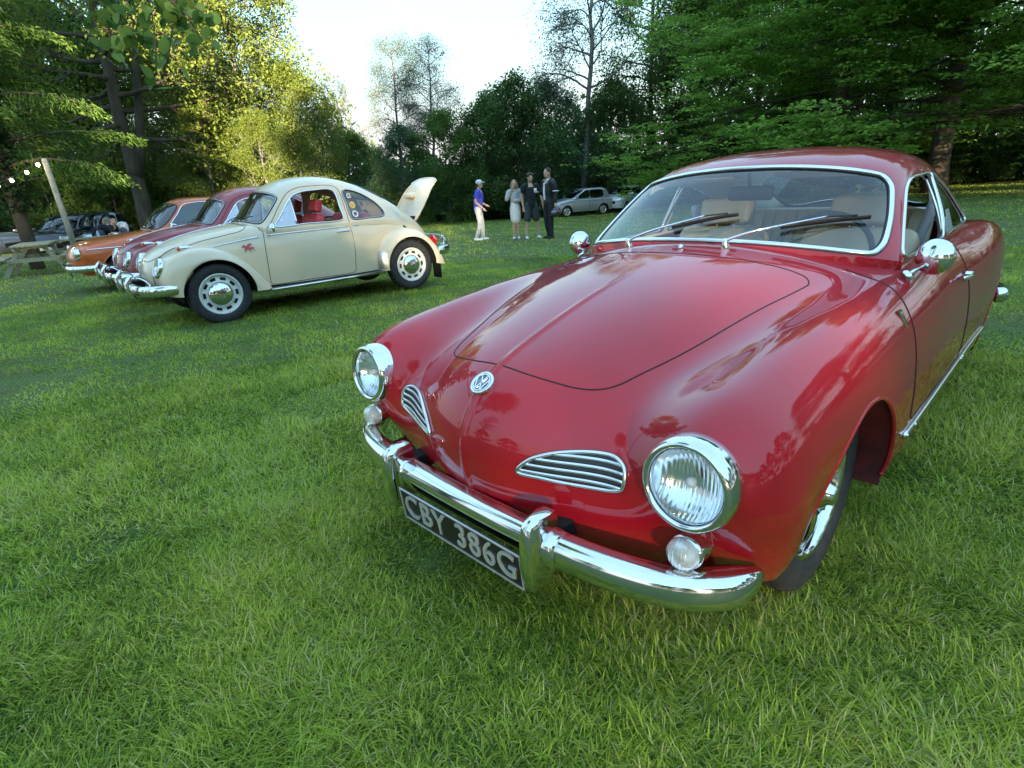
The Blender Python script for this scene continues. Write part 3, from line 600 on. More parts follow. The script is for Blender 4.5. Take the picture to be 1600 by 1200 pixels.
        obj('mirror_stalk', *tube(bez([(-.755, s*.745, .885), (-.735, s*.727, .862), (-.70, s*.712, .852), (-.675, s*.700, .842)], 16), .0065, 8), CHROME, mr)
        obj('stalk_base', *xf(lathe([(.022, 0), (.021, .004), (.013, .011), (.0005, .013)], 20, 'z'), rotm('X', R(-38)*s, (-.672, s*.699, .839))), CHROME, mr)
        # handle, sill strip, side badge
        hd = obj('door_handle', *sweep(bez([(-1.20, s*.792, .752), (-1.23, s*.803, .753), (-1.28, s*.808, .752), (-1.33, s*.804, .750), (-1.35, s*.793, .748)], 20), circ(.0095, 10, .006), False, (0, s, 0)), CHROME, doors[s])
        obj('push_button', *xf(lathe([(.012, -.01), (.012, .012), (.009, .015), (.0005, .016)], 16, 'y'), Matrix.Translation((-1.345, s*.79, .749)) @ (Matrix.Identity(4) if s > 0 else Matrix.Rotation(PI, 4, 'Z'))), CHROME, hd)
        xs = np.linspace(-.40, -2.06, 60); sp, sn = newton(KGS, np.stack([xs, 0*xs+.372], 1), (0, 2), PB, us, vs, lambda Q: Q[:, 1] > .6); sn *= np.sign(sn[:, 1:2])
        st = obj('sill_strip', *sweep((sp+sn*.002)*[1, s, 1], flat(.011, .009), False, sn*[1, s, 1]), mat('bright_trim', (.8,)*3), root)
        for xx_ in (-.41, -.52, -1.40, -1.44): 
            q, qn = newton(KGS, [(xx_, .372)], (0, 2), PB, us, vs, lambda Q: Q[:, 1] > .6)
            obj('strip_rivet', *xf(lathe([(.009, 0), (.008, .004), (.0005, .006)], 12, 'y'), Matrix.Translation((q[0][0], s*(q[0][1]+.009), q[0][2])) @ (Matrix.Identity(4) if s > 0 else Matrix.Rotation(PI, 4, 'Z'))), CHROME, st)
        q, qn = newton(KGS, [(-.40, .752)], (0, 2), PB, us, vs, lambda Q: Q[:, 1] > .6); q = q[0]; qn = qn[0]*np.sign(qn[0][1])
        tri = [(.018, .026), (-.020, .024), (-.003, -.030)]; yb = [np.array([q[0]+a, q[1]-b*.55, q[2]+b]) for a, b in tri]
        v = np.array(yb+[p+qn*.005 for p in [np.array(c)*.8+q*.2 for c in yb]])
        obj('side_badge', v*[1, s, 1], [(3, 4, 5), (0, 1, 4, 3), (1, 2, 5, 4), (2, 0, 3, 5)], CHROME, root, smooth=False)
        # tail lamp
        obj('tail_light', *xf(lathe([(.05, -.03), (.052, 0), (.045, .02), (.02, .03), (.0005, .032)], 24, 'x'), Matrix.Translation((-3.05, s*.60, .60)) @ Matrix.Rotation(PI, 4, 'Z') @ Matrix.Diagonal((1, .8, 1.4, 1))), REDLENS, root)
    # nose badge
    bp_, bn_ = newton(KGS, [(.0005, .688)], (1, 2), KGS.grid(us, vs), us, vs, lambda Q: Q[:, 0] > .5)
    bn = bn_[0]*np.sign(bn_[0][0]); Zx = Vector(bn); Yx = Vector((0, 0, 1)); Xx = Yx.cross(Zx).normalized(); Yx = Zx.cross(Xx)
    BM = Matrix(((Xx.x, Yx.x, Zx.x, bp_[0][0]+bn[0]*.004), (Xx.y, Yx.y, Zx.y, 0), (Xx.z, Yx.z, Zx.z, bp_[0][2]+bn[2]*.004), (0, 0, 0, 1)))
    em = obj('round_emblem', *xf(lathe([(.0365, -.008), (.0375, .004), (.036, .009), (.032, .010), (.029, .006)], 40, 'z'), BM), CHROME, root)
    obj('emblem_disc', *xf(lathe([(.0295, .005), (.0005, .0055)], 32, 'z'), BM), mat('emblem_grey', (.28, .29, .31), .35, .7), em)
    obj('emblem_ring', *xf(tube([(.0265*math.cos(a), .0265*math.sin(a), .0075) for a in np.linspace(0, 2*PI, 40, endpoint=False)], .0021, 6, True), BM), CHROME, em)
    for nm, pl in (('emblem_letter_v', [(-.0115, .0235), (0, .002), (.0115, .0235)]), ('emblem_letter_w', [(-.023, .010), (-.010, -.0225), (0, -.002), (.010, -.0225), (.023, .010)])):
        obj(nm, *xf(join(*[sweep([(a[0], a[1], .0075), (b[0], b[1], .0075)], [(-.0023, -.002), (.0023, -.002), (.0018, .002), (-.0018, .002)], False, (0, 0, 1)) for a, b in zip(pl[:-1], pl[1:])]), BM), CHROME, em, smooth=False)
    # bumpers
    prof = [(-.030, .030), (-.012, .037), (.014, .040), (.029, .036), (.040, .021), (.0455, .0), (.044, -.022), (.036, -.039), (.022, -.049), (-.006, -.050), (-.02, -.042)]
    half = [(.745, .34, .364), (.722, .50, .364), (.680, .62, .364), (.622, .690, .364), (.570, .720, .364), (.530, .732, .364)]
    fb = bez([(a_, -b_, c_) for a_, b_, c_ in half[::-1]]+[(.755, 0, .365)]+half, 110)
    sc = np.ones(len(fb)); ee = np.minimum(np.arange(len(fb)), np.arange(len(fb))[::-1]); sc = np.clip(.35+.65*np.sin(np.clip(ee/7, 0, 1)*PI/2), .35, 1)
    bmp = obj('front_bumper', *sweep(fb, prof, False, (0, 0, 1), True, sc), CHROME, root)
    for s in (1, -1): obj('bumper_bracket', *box((.64, s*.30, .375), (.2, .05, .05)), DARK, root, smooth=False)
    for s in (1, -1):
        b = bmesh.new(); secs = []
        for zq, w, x0, x1 in ((.250, .013, .765, .812), (.265, .0185, .75, .829), (.32, .0215, .74, .838), (.395, .0215, .735, .836), (.435, .0205, .732, .828), (.455, .017, .738, .812), (.461, .010, .75, .795)):
            ring = [(x0, -w), (x0+.02, -w*1.25), (x1-.016, -w*1.05), (x1-.003, -w*.72), (x1, -w*.2), (x1, w*.2), (x1-.003, w*.72), (x1-.016, w*1.05), (x0+.02, w*1.25), (x0, w)]
            secs.append([(px_, s*.300+py_, zq) for px_, py_ in ring])
        V = np.array(secs).reshape(-1, 3); n_ = 10; F = [(i*n_+j, i*n_+(j+1) % n_, (i+1)*n_+(j+1) % n_, (i+1)*n_+j) for i in range(len(secs)-1) for j in range(n_)]+[tuple(range(n_))[::-1], tuple((len(secs)-1)*n_+j for j in range(n_))]
        ov = obj('overrider', V, F, CHROME, root, sharp=40)
        ys = np.linspace(.272, .352, 9); cp_ = np.stack([.7485-.03*(abs(ys)-.3), s*ys, 0*ys+.366], 1)
        cp_ = cp_ if s > 0 else cp_[::-1]
        obj('overrider_collar', *sweep(cp_, np.array(prof)*1.0+[.004, 0]*1, False, (0, 0, 1), True, [1.05, 1.1, 1.13, 1.15, 1.15, 1.14, 1.12, 1.09, 1.04]), CHROME, ov)
    pm = Matrix(((0, .10, .995, .812), (1, 0, 0, .012), (0, .995, -.10, .290), (0, 0, 0, 1)))
    plate = obj('number_plate', *xf(box((0, 0, 0), (.522, .112, .006), .002), pm), PLATEBLK, root, smooth=False)
    e = [(-.258, -.053), (.258, -.053), (.258, .053), (-.258, .053)]
    rim = []
    for i in range(4):
        a, c = e[i], e[(i+1) % 4]; rim.append(box(((a[0]+c[0])/2, (a[1]+c[1])/2, .0042), (abs(a[0]-c[0])+.005, abs(a[1]-c[1])+.005, .003)))
    obj('plate_border', *xf(join(*rim), pm), SILVERL, plate, smooth=False)
    text_mesh('CBY 386G', .112, .0022, SILVERL, 'plate_lettering', plate, pm @ Matrix.Translation((0, 0, .005)), .90, 1.12, .0004)
    rb = bez([(-2.86, -.80, .40), (-2.98, -.785, .40), (-3.12, -.73, .40), (-3.24, -.58, .40), (-3.30, -.3, .40), (-3.31, 0, .40), (-3.30, .3, .40), (-3.24, .58, .40), (-3.12, .73, .40), (-2.98, .785, .40), (-2.86, .80, .40)], 70)
    obj('rear_bumper', *sweep(rb, [(-a, b_) for a, b_ in prof], False, (0, 0, 1), True), CHROME, root)
    # wipers
    for y0, tip, nm in ((-.275, (-.66, .075), 1), (.155, (-.70, .505), 2)):
        a, an = newton(KGS, [(-.462 if abs(y0) > .2 else -.452, abs(y0))], (0, 1), KGS.grid(us, vs), us, vs, top); p0 = a[0]*[1, np.sign(y0), 1]
        p1s, n1s = newton(KGT, [(abs(tip[1]), 1.028 if nm == 1 else 1.012)], (1, 2), T, ut, tv, lambda Q: (Q[:, 0] > -1.0)); tipp = p1s[0]*[1, np.sign(tip[1]), 1]
        mids, _ = newton(KGT, [(abs((y0+tip[1])/2)+.0, .995)], (1, 2), T, ut, tv, lambda Q: (Q[:, 0] > -1.0)); mid = mids[0]*[1, np.sign(y0+tip[1]), 1]
        off = np.array([.022, 0, .022])
        wp = obj('wiper', *xf(lathe([(.016, 0), (.016, .012), (.011, .02), (.011, .036), (.006, .042), (.0005, .043)], 16, 'z'), rotm('Y', R(14), p0-[0, 0, .004])), CHROME, root)
        arm = bez([p0+[0, 0, .030], p0*.6+mid*.4+off*1.4, mid*.45+tipp*.55+off*1.25], 20)
        obj('wiper_arm', *tube(arm, .0048, 6, False, np.linspace(1.2, .7, len(arm))), CHROME, wp)
        d = tipp-mid; bl = bez([mid-d*.22+off*.35, mid+d*.3+off*.45, mid+d*.75+off*.5, tipp+d*.22+off*.35], 20)
        obj('wiper_blade', *sweep(bl, [(-.0025, -.008), (.0025, -.008), (.0042, .004), (0, .008), (-.0042, .004)], False, (.6, 0, .8)), BLACK, wp)
        obj('blade_bridge', *tube(bez([bl[3]+[.006, 0, .010], bl[9]+[.012, 0, .016], bl[-4]+[.006, 0, .010]], 10), .0035, 6), BLACK, wp)
    obj('washer_jet', *xf(lathe([(.010, 0), (.009, .010), (.0005, .014)], 12, 'z'), Matrix.Translation((-.40, -.0, .937))), CHROME, root)
    # wheels
    for cx in (0, -2.4):
        for s in (1, -1): kg_wheel(root, cx, s)
    # ---- cabin
    seat_w = .50
    for s in (1, -1):
        seat = obj('front_seat', *pad([(-1.36, s*.335, .50), (-1.40, s*.335, .62), (-1.45, s*.335, .78), (-1.50, s*.335, .905)], .245, .075), CREAM, root)
        obj('seat_cushion', *pad([(-1.38, s*.335, .44), (-1.20, s*.335, .47), (-.95, s*.335, .485), (-.85, s*.335, .45)], .25, .075), CREAM, seat)
        obj('headrest', *pad([(-1.50, s*.335, .925), (-1.515, s*.335, .985), (-1.53, s*.335, 1.055)], .140, .062), CREAM, seat)
        for q in (-.05, .05): obj('headrest_post', *tube([(-1.50, s*.335+q, .88), (-1.515, s*.335+q, .96)], .006, 8), CHROME, seat)
        for q in np.linspace(-.19, .19, 8):
            obj('seat_pleat', *tube(bez([(-1.325, s*.335+q, .58), (-1.375, s*.335+q, .76), (-1.43, s*.335+q, .88)], 8), .005, 5), mat('cream_piping', (.50, .41, .27), .6), seat)
        obj('door_card', *box((-1.02, s*.655, .60), (.72, .03, .46), .01), CREAM, root, smooth=False)
        obj('seat_belt', *sweep(bez([(-1.62, s*.585, 1.02), (-1.60, s*.55, .85), (-1.56, s*.50, .66), (-1.50, s*.46, .50)], 14), [(-.023, -.001), (.023, -.001), (.023, .001), (-.023, .001)], False, (1, 0, .3)), mat('belt_grey', (.42, .42, .45), .7), root)
    bench = obj('rear_bench', *pad([(-1.92, 0, .55), (-1.97, 0, .70), (-2.02, 0, .84), (-2.06, 0, .965)], .53, .07), CREAM, root)
    for q in np.linspace(-.5, .5, 17):
        obj('bench_pleat', *tube(bez([(-1.86, q, .60), (-1.90, q, .72), (-1.95, q, .86), (-1.99, q, .955)], 8), .006, 5), mat('cream_piping', (.50, .41, .27), .6), bench)
    obj('bench_cushion', *pad([(-1.95, 0, .50), (-1.78, 0, .53), (-1.6, 0, .50)], .53, .07), CREAM, bench)
    obj('parcel_shelf', *box((-2.28, 0, .93), (.44, 1.0, .02), .006), mat('shelf_cloth', (.62, .60, .56), .9), root, smooth=False)
    obj('cabin_floor', *box((-1.45, 0, .33), (1.9, 1.36, .04)), DARK, root, smooth=False)
    obj('bulkhead', *box((-.62, 0, .58), (.03, 1.14, .50)), DARK, root, smooth=False)
    dpts = []
    for yy_ in np.linspace(-.60, .60, 25):
        b0 = np.interp(abs(yy_), [0, .2, .4, .57, .62], [-.535, -.545, -.575, -.635, -.665]); zt = np.interp(abs(yy_), [0, .4, .62], [.915, .905, .875])
        dpts.append([(b0, yy_, zt+.012), (b0-.12, yy_, zt), (b0-.19, yy_, zt-.022), (b0-.21, yy_, zt-.07), (b0-.20, yy_, zt-.25)])
    obj('dashboard', np.array(dpts).reshape(-1, 3), gfaces(25, 5), RED, root)
    obj('dash_pad', *sweep(np.array([(d_[2][0]+.012, d_[2][1], d_[2][2]+.008) for d_ in dpts]), circ(.028, 10, .014), False, (0, 0, 1)), BLACK, root)
    sw = Matrix.Translation((-.93, .335, .845)) @ Matrix.Rotation(R(64), 4, 'Y')
    st = obj('steering_wheel', *xf(tube([(.19*math.cos(a), .19*math.sin(a), 0) for a in np.linspace(0, 2*PI, 48, endpoint=False)], .0115, 10, True), sw), BLACK, root)
    obj('wheel_spoke', *xf(join(tube([(0, -.185, 0), (0, -.05, -.03), (0, .05, -.03), (0, .185, 0)], .009, 8), lathe([(.045, -.06), (.045, -.02), (.03, -.012), (.0005, -.01)], 24, 'z')), sw), BLACK, st)
    obj('steering_column', *xf(tube([(0, 0, -.04), (0, 0, -.35)], .022, 10), sw), BLACK, st)
    mr = obj('rear_view_mirror', *box((-1.0, 0, 1.105), (.03, .20, .062), .013), BLACK, root)
    obj('mirror_stem', *tube([(-.99, 0, 1.13), (-.97, 0, 1.19)], .007, 8), BLACK, mr)
    for s in (1, -1): obj('sun_visor', *xf(box((0, 0, 0), (.12, .30, .014), .006), Matrix.Translation((-1.07, s*.24, 1.172)) @ Matrix.Rotation(R(-8), 4, 'Y')), mat('visor_vinyl', (.60, .57, .50), .7), root)
    stm = mat('sticker_white', (.8, .8, .78), .5)
    sp, sn = newton(KGT, [(-1.62, .955)], (0, 2), T, ut, tv, lambda Q: Q[:, 1] > .45)
    for dx, dz, w, h in ((-.0, -.005, .06, .05), (.08, -.012, .03, .03)):
        p, n = newton(KGT, [(-1.64+dx-w, .945+dz-h), (-1.64+dx+w, .945+dz-h), (-1.64+dx+w, .945+dz+h), (-1.64+dx-w, .945+dz+h)], (0, 2), T, ut, tv, lambda Q: Q[:, 1] > .45); n *= np.sign(n[:, 1:2])
        obj('window_sticker', p-n*.007, [(0, 1, 2, 3)], stm, root, smooth=False)
    return root
def pad(path, w, t, k=14, n=22):
    """upholstered slab: superellipse section swept along a path in the x-z plane"""
    Pp = bez(path, n); a = np.linspace(0, 2*PI, 28, endpoint=False); ex = .42
    sx = np.sign(np.cos(a))*abs(np.cos(a))**ex*w; sy = np.sign(np.sin(a))*abs(np.sin(a))**ex*t
    q = np.linspace(0, 1, len(Pp)); sc = np.clip(np.minimum(q, 1-q)/.16, 0, 1); sc = .55+.45*np.sqrt(1-(1-sc)**2)
    T_, A, B = frames(Pp, False, (0, 1, 0))
    V = Pp[:, None]+np.array([0, 1., 0])[None, None]*(sx[None, :, None]*(.82+.18*(sc[:, None, None]-.55)/.45))+A[:, None]*(sy[None, :, None]*sc[:, None, None])
    m_ = len(a); F = [(i*m_+j, i*m_+(j+1) % m_, (i+1)*m_+(j+1) % m_, (i+1)*m_+j) for i in range(len(Pp)-1) for j in range(m_)]+[tuple(range(m_))[::-1], tuple((len(Pp)-1)*m_+j for j in range(m_))]
    return V.reshape(-1, 3), F
TY = [(.205, .060), (.215, .075), (.240, .084), (.275, .084), (.298, .074), (.308, .055), (.311, .03), (.3115, 0), (.311, -.03), (.308, -.055), (.298, -.074), (.275, -.084), (.24, -.084), (.215, -.075), (.205, -.06)]
def kg_wheel(root, cx, s):
    M = Matrix.Translation((cx, s*.635, .311)) @ (Matrix.Identity(4) if s > 0 else Matrix.Rotation(PI, 4, 'Z'))
    w = obj('wheel', *xf(lathe(TY, 56, 'y'), M), TYRE, root)
    obj('tyre_tread', *xf(join(*[tube([(.3112*math.cos(a), yq, .3112*math.sin(a)) for a in np.linspace(0, 2*PI, 56, endpoint=False)], .0028, 4, True) for yq in (-.04, -.02, 0, .02, .04)]), M), DARK, w)
    rim = obj('wheel_rim', *xf(lathe([(.207, .058), (.212, .072), (.206, .074), (.196, .066), (.190, .045), (.186, .0), (.186, -.05), (.2, -.06)], 56, 'y'), M), CHROME, w)
    sp = []
    for k in range(8):
        a = 2*PI*k/8
        pr = np.array([(.048, .052), (.09, .062), (.14, .060), (.178, .046), (.192, .040)])
        hw = np.array([.015, .017, .022, .028, .034])
        sec = []
        for (r, h), ww in zip(pr, hw): sec += [(r, h-.03, -ww), (r, h-.004, -ww), (r, h+.004, -ww*.55), (r, h+.004, ww*.55), (r, h-.004, ww), (r, h-.03, ww)]
        V = np.array([(q[0]*math.cos(a)-q[2]*math.sin(a), q[1], q[0]*math.sin(a)+q[2]*math.cos(a)) for q in sec])
        F = [(i*6+j, i*6+(j+1) % 6, (i+1)*6+(j+1) % 6, (i+1)*6+j) for i in range(4) for j in range(6)]+[(0, 1, 2, 3, 4, 5), (29, 28, 27, 26, 25, 24)]
        obj('wheel_spoke', *xf((V, F), M), CHROME, rim, sharp=35)
    obj('hub_cap', *xf(lathe([(.06, .03), (.058, .062), (.045, .082), (.032, .092), (.030, .104), (.018, .110), (.0005, .111)], 32, 'y'), M), CHROME, rim)
    obj('brake_drum', *xf(lathe([(.18, .0), (.17, .012), (.0005, .014)], 32, 'y'), M), DARK, rim)
KG_ROOT = build_kg()
BUG_BODY = [
 [(.52,0,.36),(.518,.10,.36),(.51,.20,.36),(.49,.28,.365),(.45,.34,.37),(.39,.38,.36),(.34,.40,.34)],
 [(.575,0,.53),(.57,.11,.53),(.555,.22,.53),(.52,.31,.53),(.47,.37,.52),(.38,.41,.48),(.29,.43,.36)],
 [(.565,0,.665),(.555,.12,.665),(.53,.24,.655),(.48,.33,.64),(.41,.39,.61),(.31,.43,.53),(.20,.45,.36)],
 [(.45,0,.80),(.44,.13,.797),(.41,.26,.78),(.36,.36,.755),(.28,.42,.71),(.18,.46,.58),(.10,.47,.36)],
 [(.20,0,.91),(.19,.15,.905),(.16,.29,.887),(.12,.40,.855),(.06,.47,.81),(0,.51,.63),(-.05,.52,.36)],
 [(-.15,0,.983),(-.16,.17,.978),(-.19,.33,.96),(-.23,.46,.925),(-.27,.54,.87),(-.30,.575,.66),(-.32,.58,.34)],
 [(-.48,0,1.02),(-.485,.19,1.015),(-.50,.37,1.0),(-.53,.52,.97),(-.55,.605,.92),(-.56,.64,.67),(-.56,.64,.33)],
 [(-.85,0,1.02),(-.85,.19,1.015),(-.86,.37,1.0),(-.87,.53,.985),(-.88,.632,.937),(-.88,.672,.67),(-.88,.66,.32)],
 [(-1.3,0,1.02),(-1.3,.19,1.015),(-1.3,.37,1.0),(-1.3,.54,.985),(-1.3,.645,.937),(-1.3,.685,.67),(-1.3,.67,.32)],
 [(-1.75,0,1.02),(-1.75,.19,1.015),(-1.75,.37,1.0),(-1.75,.54,.985),(-1.75,.642,.937),(-1.75,.68,.67),(-1.75,.67,.32)],
 [(-2.1,0,1.0),(-2.1,.19,1.0),(-2.1,.37,.985),(-2.1,.52,.97),(-2.1,.63,.93),(-2.1,.65,.67),(-2.1,.64,.32)],
 [(-2.4,0,.95),(-2.4,.19,.95),(-2.4,.35,.94),(-2.4,.49,.93),(-2.4,.60,.89),(-2.4,.60,.66),(-2.4,.58,.32)],
]
BUG_TOP = [
 [(-.50,0,1.02),(-.51,.19,1.017),(-.53,.37,1.0),(-.57,.50,.985),(-.61,.575,.965),(-.63,.60,.955),(-.64,.61,.945),(-.645,.618,.935)],
 [(-.60,0,1.13),(-.61,.18,1.127),(-.635,.35,1.115),(-.68,.475,1.095),(-.73,.545,1.08),(-.76,.575,1.05),(-.77,.60,1.0),(-.77,.63,.935)],
 [(-.70,0,1.25),(-.71,.175,1.246),(-.735,.335,1.235),(-.78,.455,1.215),(-.84,.52,1.195),(-.88,.56,1.14),(-.90,.60,1.04),(-.90,.635,.935)],
 [(-.82,0,1.365),(-.83,.17,1.36),(-.855,.325,1.345),(-.90,.44,1.315),(-.96,.505,1.28),(-1.0,.55,1.2),(-1.02,.60,1.06),(-1.02,.64,.935)],
 [(-1.0,0,1.455),(-1.0,.17,1.448),(-1.02,.32,1.425),(-1.05,.43,1.385),(-1.09,.50,1.325),(-1.12,.55,1.22),(-1.13,.60,1.07),(-1.13,.643,.935)],
 [(-1.3,0,1.5),(-1.3,.17,1.493),(-1.3,.32,1.467),(-1.3,.435,1.42),(-1.3,.505,1.35),(-1.3,.555,1.235),(-1.3,.603,1.075),(-1.3,.645,.935)],
 [(-1.65,0,1.475),(-1.65,.17,1.467),(-1.65,.32,1.44),(-1.65,.43,1.392),(-1.65,.50,1.325),(-1.65,.55,1.215),(-1.65,.60,1.065),(-1.65,.643,.935)],
 [(-2.0,0,1.375),(-2.0,.165,1.367),(-2.0,.31,1.34),(-2.0,.415,1.295),(-1.99,.482,1.235),(-1.98,.535,1.145),(-1.98,.59,1.035),(-1.98,.635,.93)],
 [(-2.3,0,1.235),(-2.3,.16,1.227),(-2.29,.295,1.2),(-2.28,.395,1.16),(-2.27,.46,1.11),(-2.26,.515,1.045),(-2.25,.57,.98),(-2.24,.615,.915)],
 [(-2.6,0,1.045),(-2.6,.155,1.04),(-2.59,.28,1.015),(-2.57,.37,.985),(-2.55,.43,.95),(-2.53,.48,.915),(-2.51,.53,.865),(-2.49,.57,.79)],
 [(-2.85,0,.84),(-2.85,.15,.835),(-2.83,.265,.815),(-2.81,.345,.79),(-2.78,.40,.76),(-2.75,.45,.72),(-2.70,.50,.67),(-2.64,.54,.60)],
 [(-3.0,0,.62),(-3.0,.145,.62),(-2.98,.25,.61),(-2.95,.32,.60),(-2.91,.38,.58),(-2.86,.43,.55),(-2.80,.47,.51),(-2.72,.51,.46)],
 [(-3.0,0,.42),(-3.0,.14,.42),(-2.98,.24,.42),(-2.95,.31,.42),(-2.91,.37,.41),(-2.86,.41,.40),(-2.80,.45,.39),(-2.72,.48,.37)],
]
FEND_F = [(.47,.04),(.525,.20),(.475,.365),(.32,.475),(.10,.505),(-.15,.445),(-.36,.285),(-.50,.10),(-.575,-.03)]
FEND_R = [(.455,-.03),(.475,.14),(.42,.305),(.27,.425),(.04,.475),(-.20,.425),(-.40,.265),(-.52,.08),(-.56,-.06)]
def fender_grid(crest, cx, cz, y_in, y_out, rl=.368):
    G = []
    for i, (a, b) in enumerate(crest):
        r = math.hypot(a, b); k = rl/r; la, lb = a*k, b*k
        if lb < -.02: lb = -.02
        t = i/(len(crest)-1)
        row = []
        for y, w in ((y_in, 1.02), (y_in+(y_out-y_in)*.35, 1.015), (y_in+(y_out-y_in)*.68, .985), (y_out-.05, .93), (y_out-.012, .82), (y_out, None), (y_out-.03, -1)):
            if w is None: p = (cx+la, y, cz+lb)
            elif w == -1: p = (cx+la*1.01, y, cz+lb*1.01)
            elif y > y_out-.02: p = (cx+(a*w*.5+la*.5), y, cz+(b*w*.5+lb*.5))
            else: p = (cx+a*w, y, cz+b*w)
            row.append(p)
        G.append(row)
    return G
def cut_part(name, P, mk, material, parent, sides=0, Nn=None, off=0.):
    Q = P if Nn is None else P+Nn*off
    f = gfaces(P.shape[0], P.shape[1], mk); v, f = compact(Q.reshape(-1, 3), f)
    if sides == 0: v, f = both(v, f)
    elif sides < 0: v, f = mirror_y(v, f)
    o = obj(name, v, f, material, parent)
    b = bmesh.new(); b.from_mesh(o.data); bmesh.ops.remove_doubles(b, verts=b.verts[:], dist=.0003); b.to_mesh(o.data); b.free()
    return o
def cell_centres(P): return (P[:-1, :-1]+P[1:, 1:]+P[1:, :-1]+P[:-1, 1:])/4
FLAT = lambda w, h: [(-w, -h*.6), (-w*.9, h*.5), (-w*.4, h), (w*.4, h), (w*.9, h*.5), (w, -h*.6)]
def surf_curve(Sf, pc):
    nc = (len(Sf.tv)-1)//2
    u = np.interp(pc[:, 0], np.arange(len(Sf.tu)), Sf.tu); v = np.interp(pc[:, 1]+nc, np.arange(len(Sf.tv)), Sf.tv); e = 1e-4
    ev = lambda u, v: s_eval(Sf, u, v)
    p = ev(u, v); n = np.cross(ev(u+e, v)-p, ev(u, v+e)-p); n /= np.linalg.norm(n, axis=1)[:, None]
    c = p.mean(0)-[.35, 0, .5]; return p, n*np.sign(((p-c)*n).sum(1))[:, None]
def mirror_loop(p, n): return np.vstack([p, (p*[1, -1, 1])[::-1][1:-1]]), np.vstack([n, (n*[1, -1, 1])[::-1][1:-1]])
def steel_wheel(root, cx, yc, s, r=.325, rimc=None, chrome_cap=True, slots=True, alloy=False):
    M = Matrix.Translation((cx, s*yc, r)) @ (Matrix.Identity(4) if s > 0 else Matrix.Rotation(PI, 4, 'Z')); k = r/.311
    w = obj('wheel', *xf(lathe([(a*k, b*.95) for a, b in TY], 48, 'y'), M), TYRE, root)
    rim = obj('wheel_rim', *xf(lathe([(.215, .055), (.222, .070), (.212, .074), (.200, .066), (.196, .05), (.175, .045), (.150, .052), (.135, .060), (.1, .058), (.0005, .056)], 48, 'y'), M), rimc, w)
    if alloy:
        for q in range(5):
            a = 2*PI*q/5; c, s_ = math.cos(a), math.sin(a)
            obj('wheel_spoke', *xf(xf(box((.12, .065, 0), (.19, .02, .05), .006), Matrix.Rotation(a, 4, 'Y')), M), rimc, rim, smooth=False)
    if slots:
        for q in range(10):
            a = 2*PI*q/10; aa = np.linspace(a-.17, a+.17, 6)
            v = [(rr*math.cos(t), .0535 if rr > .17 else .0545, rr*math.sin(t)) for rr in (.151, .180) for t in aa]; v = [(x_, y_+.0015, z_) for x_, y_, z_ in v]
            obj('rim_slot', *xf((v, [(i, i+1, i+7, i+6) for i in range(5)]), M), DARK, rim, smooth=False)
    if chrome_cap:
        cap = obj('hub_cap', *xf(lathe([(.128, .056), (.130, .066), (.122, .078), (.10, .094), (.07, .106), (.035, .112), (.0005, .114)], 40, 'y'), M), CHROME, rim)
        obj('cap_ring', *xf(tube([(.04*math.cos(a), .1135, .04*math.sin(a)) for a in np.linspace(0, 2*PI, 24, endpoint=False)], .0025, 5, True), M), mat('cap_groove', (.25, .25, .26), .3, 1.), cap)
    return w
def bow_bumper(root, name, x0, xin, zc, front=1, tall=True):
    """blade with two overriders and a bow above"""
    f = front
    pts = [(x0-f*.33, -.74, zc), (x0-f*.20, -.70, zc), (x0-f*.08, -.60, zc), (x0-f*.02, -.38, zc), (x0, 0, zc), (x0-f*.02, .38, zc), (x0-f*.08, .60, zc), (x0-f*.20, .70, zc), (x0-f*.33, .74, zc)]
    P = bez(pts, 60); pr = [(-.008, .058), (.012, .050), (.026, .025), (.030, 0), (.026, -.025), (.012, -.050), (-.008, -.058), (-.002, 0)]
    b = obj(name, *sweep(P, [(f*a, c) for a, c in pr], False, (0, 0, 1), True), CHROME, root)
    for s in (1, -1):
        q = bez([(x0+f*.01, s*.36, zc-.09), (x0+f*.045, s*.36, zc-.03), (x0+f*.05, s*.36, zc+.05), (x0+f*.02, s*.36, zc+.13), (x0-f*.01, s*.36, zc+.16)], 14)
        obj('overrider', *sweep(q, circ(.032, 12, .022), False, (0, 1, 0), True, np.interp(np.linspace(0, 1, len(q)), [0, .2, .7, 1], [.5, 1, .95, .55])), CHROME, b)
    q = bez([(x0-f*.02, -.37, zc+.12), (x0+f*.005, -.30, zc+.155), (x0+f*.015, 0, zc+.165), (x0+f*.005, .30, zc+.155), (x0-f*.02, .37, zc+.12)], 24)
    obj('bumper_bow', *tube(q, .010, 8), CHROME, b)
    for s in (1, -1):
        q = bez([(x0-f*.02, s*.37, zc+.12), (x0-f*.06, s*.50, zc+.13), (x0-f*.12, s*.56, zc+.06), (x0-f*.10, s*.57, zc)], 16)
        obj('bumper_bow', *tube(q, .009, 8), CHROME, b)
    return b
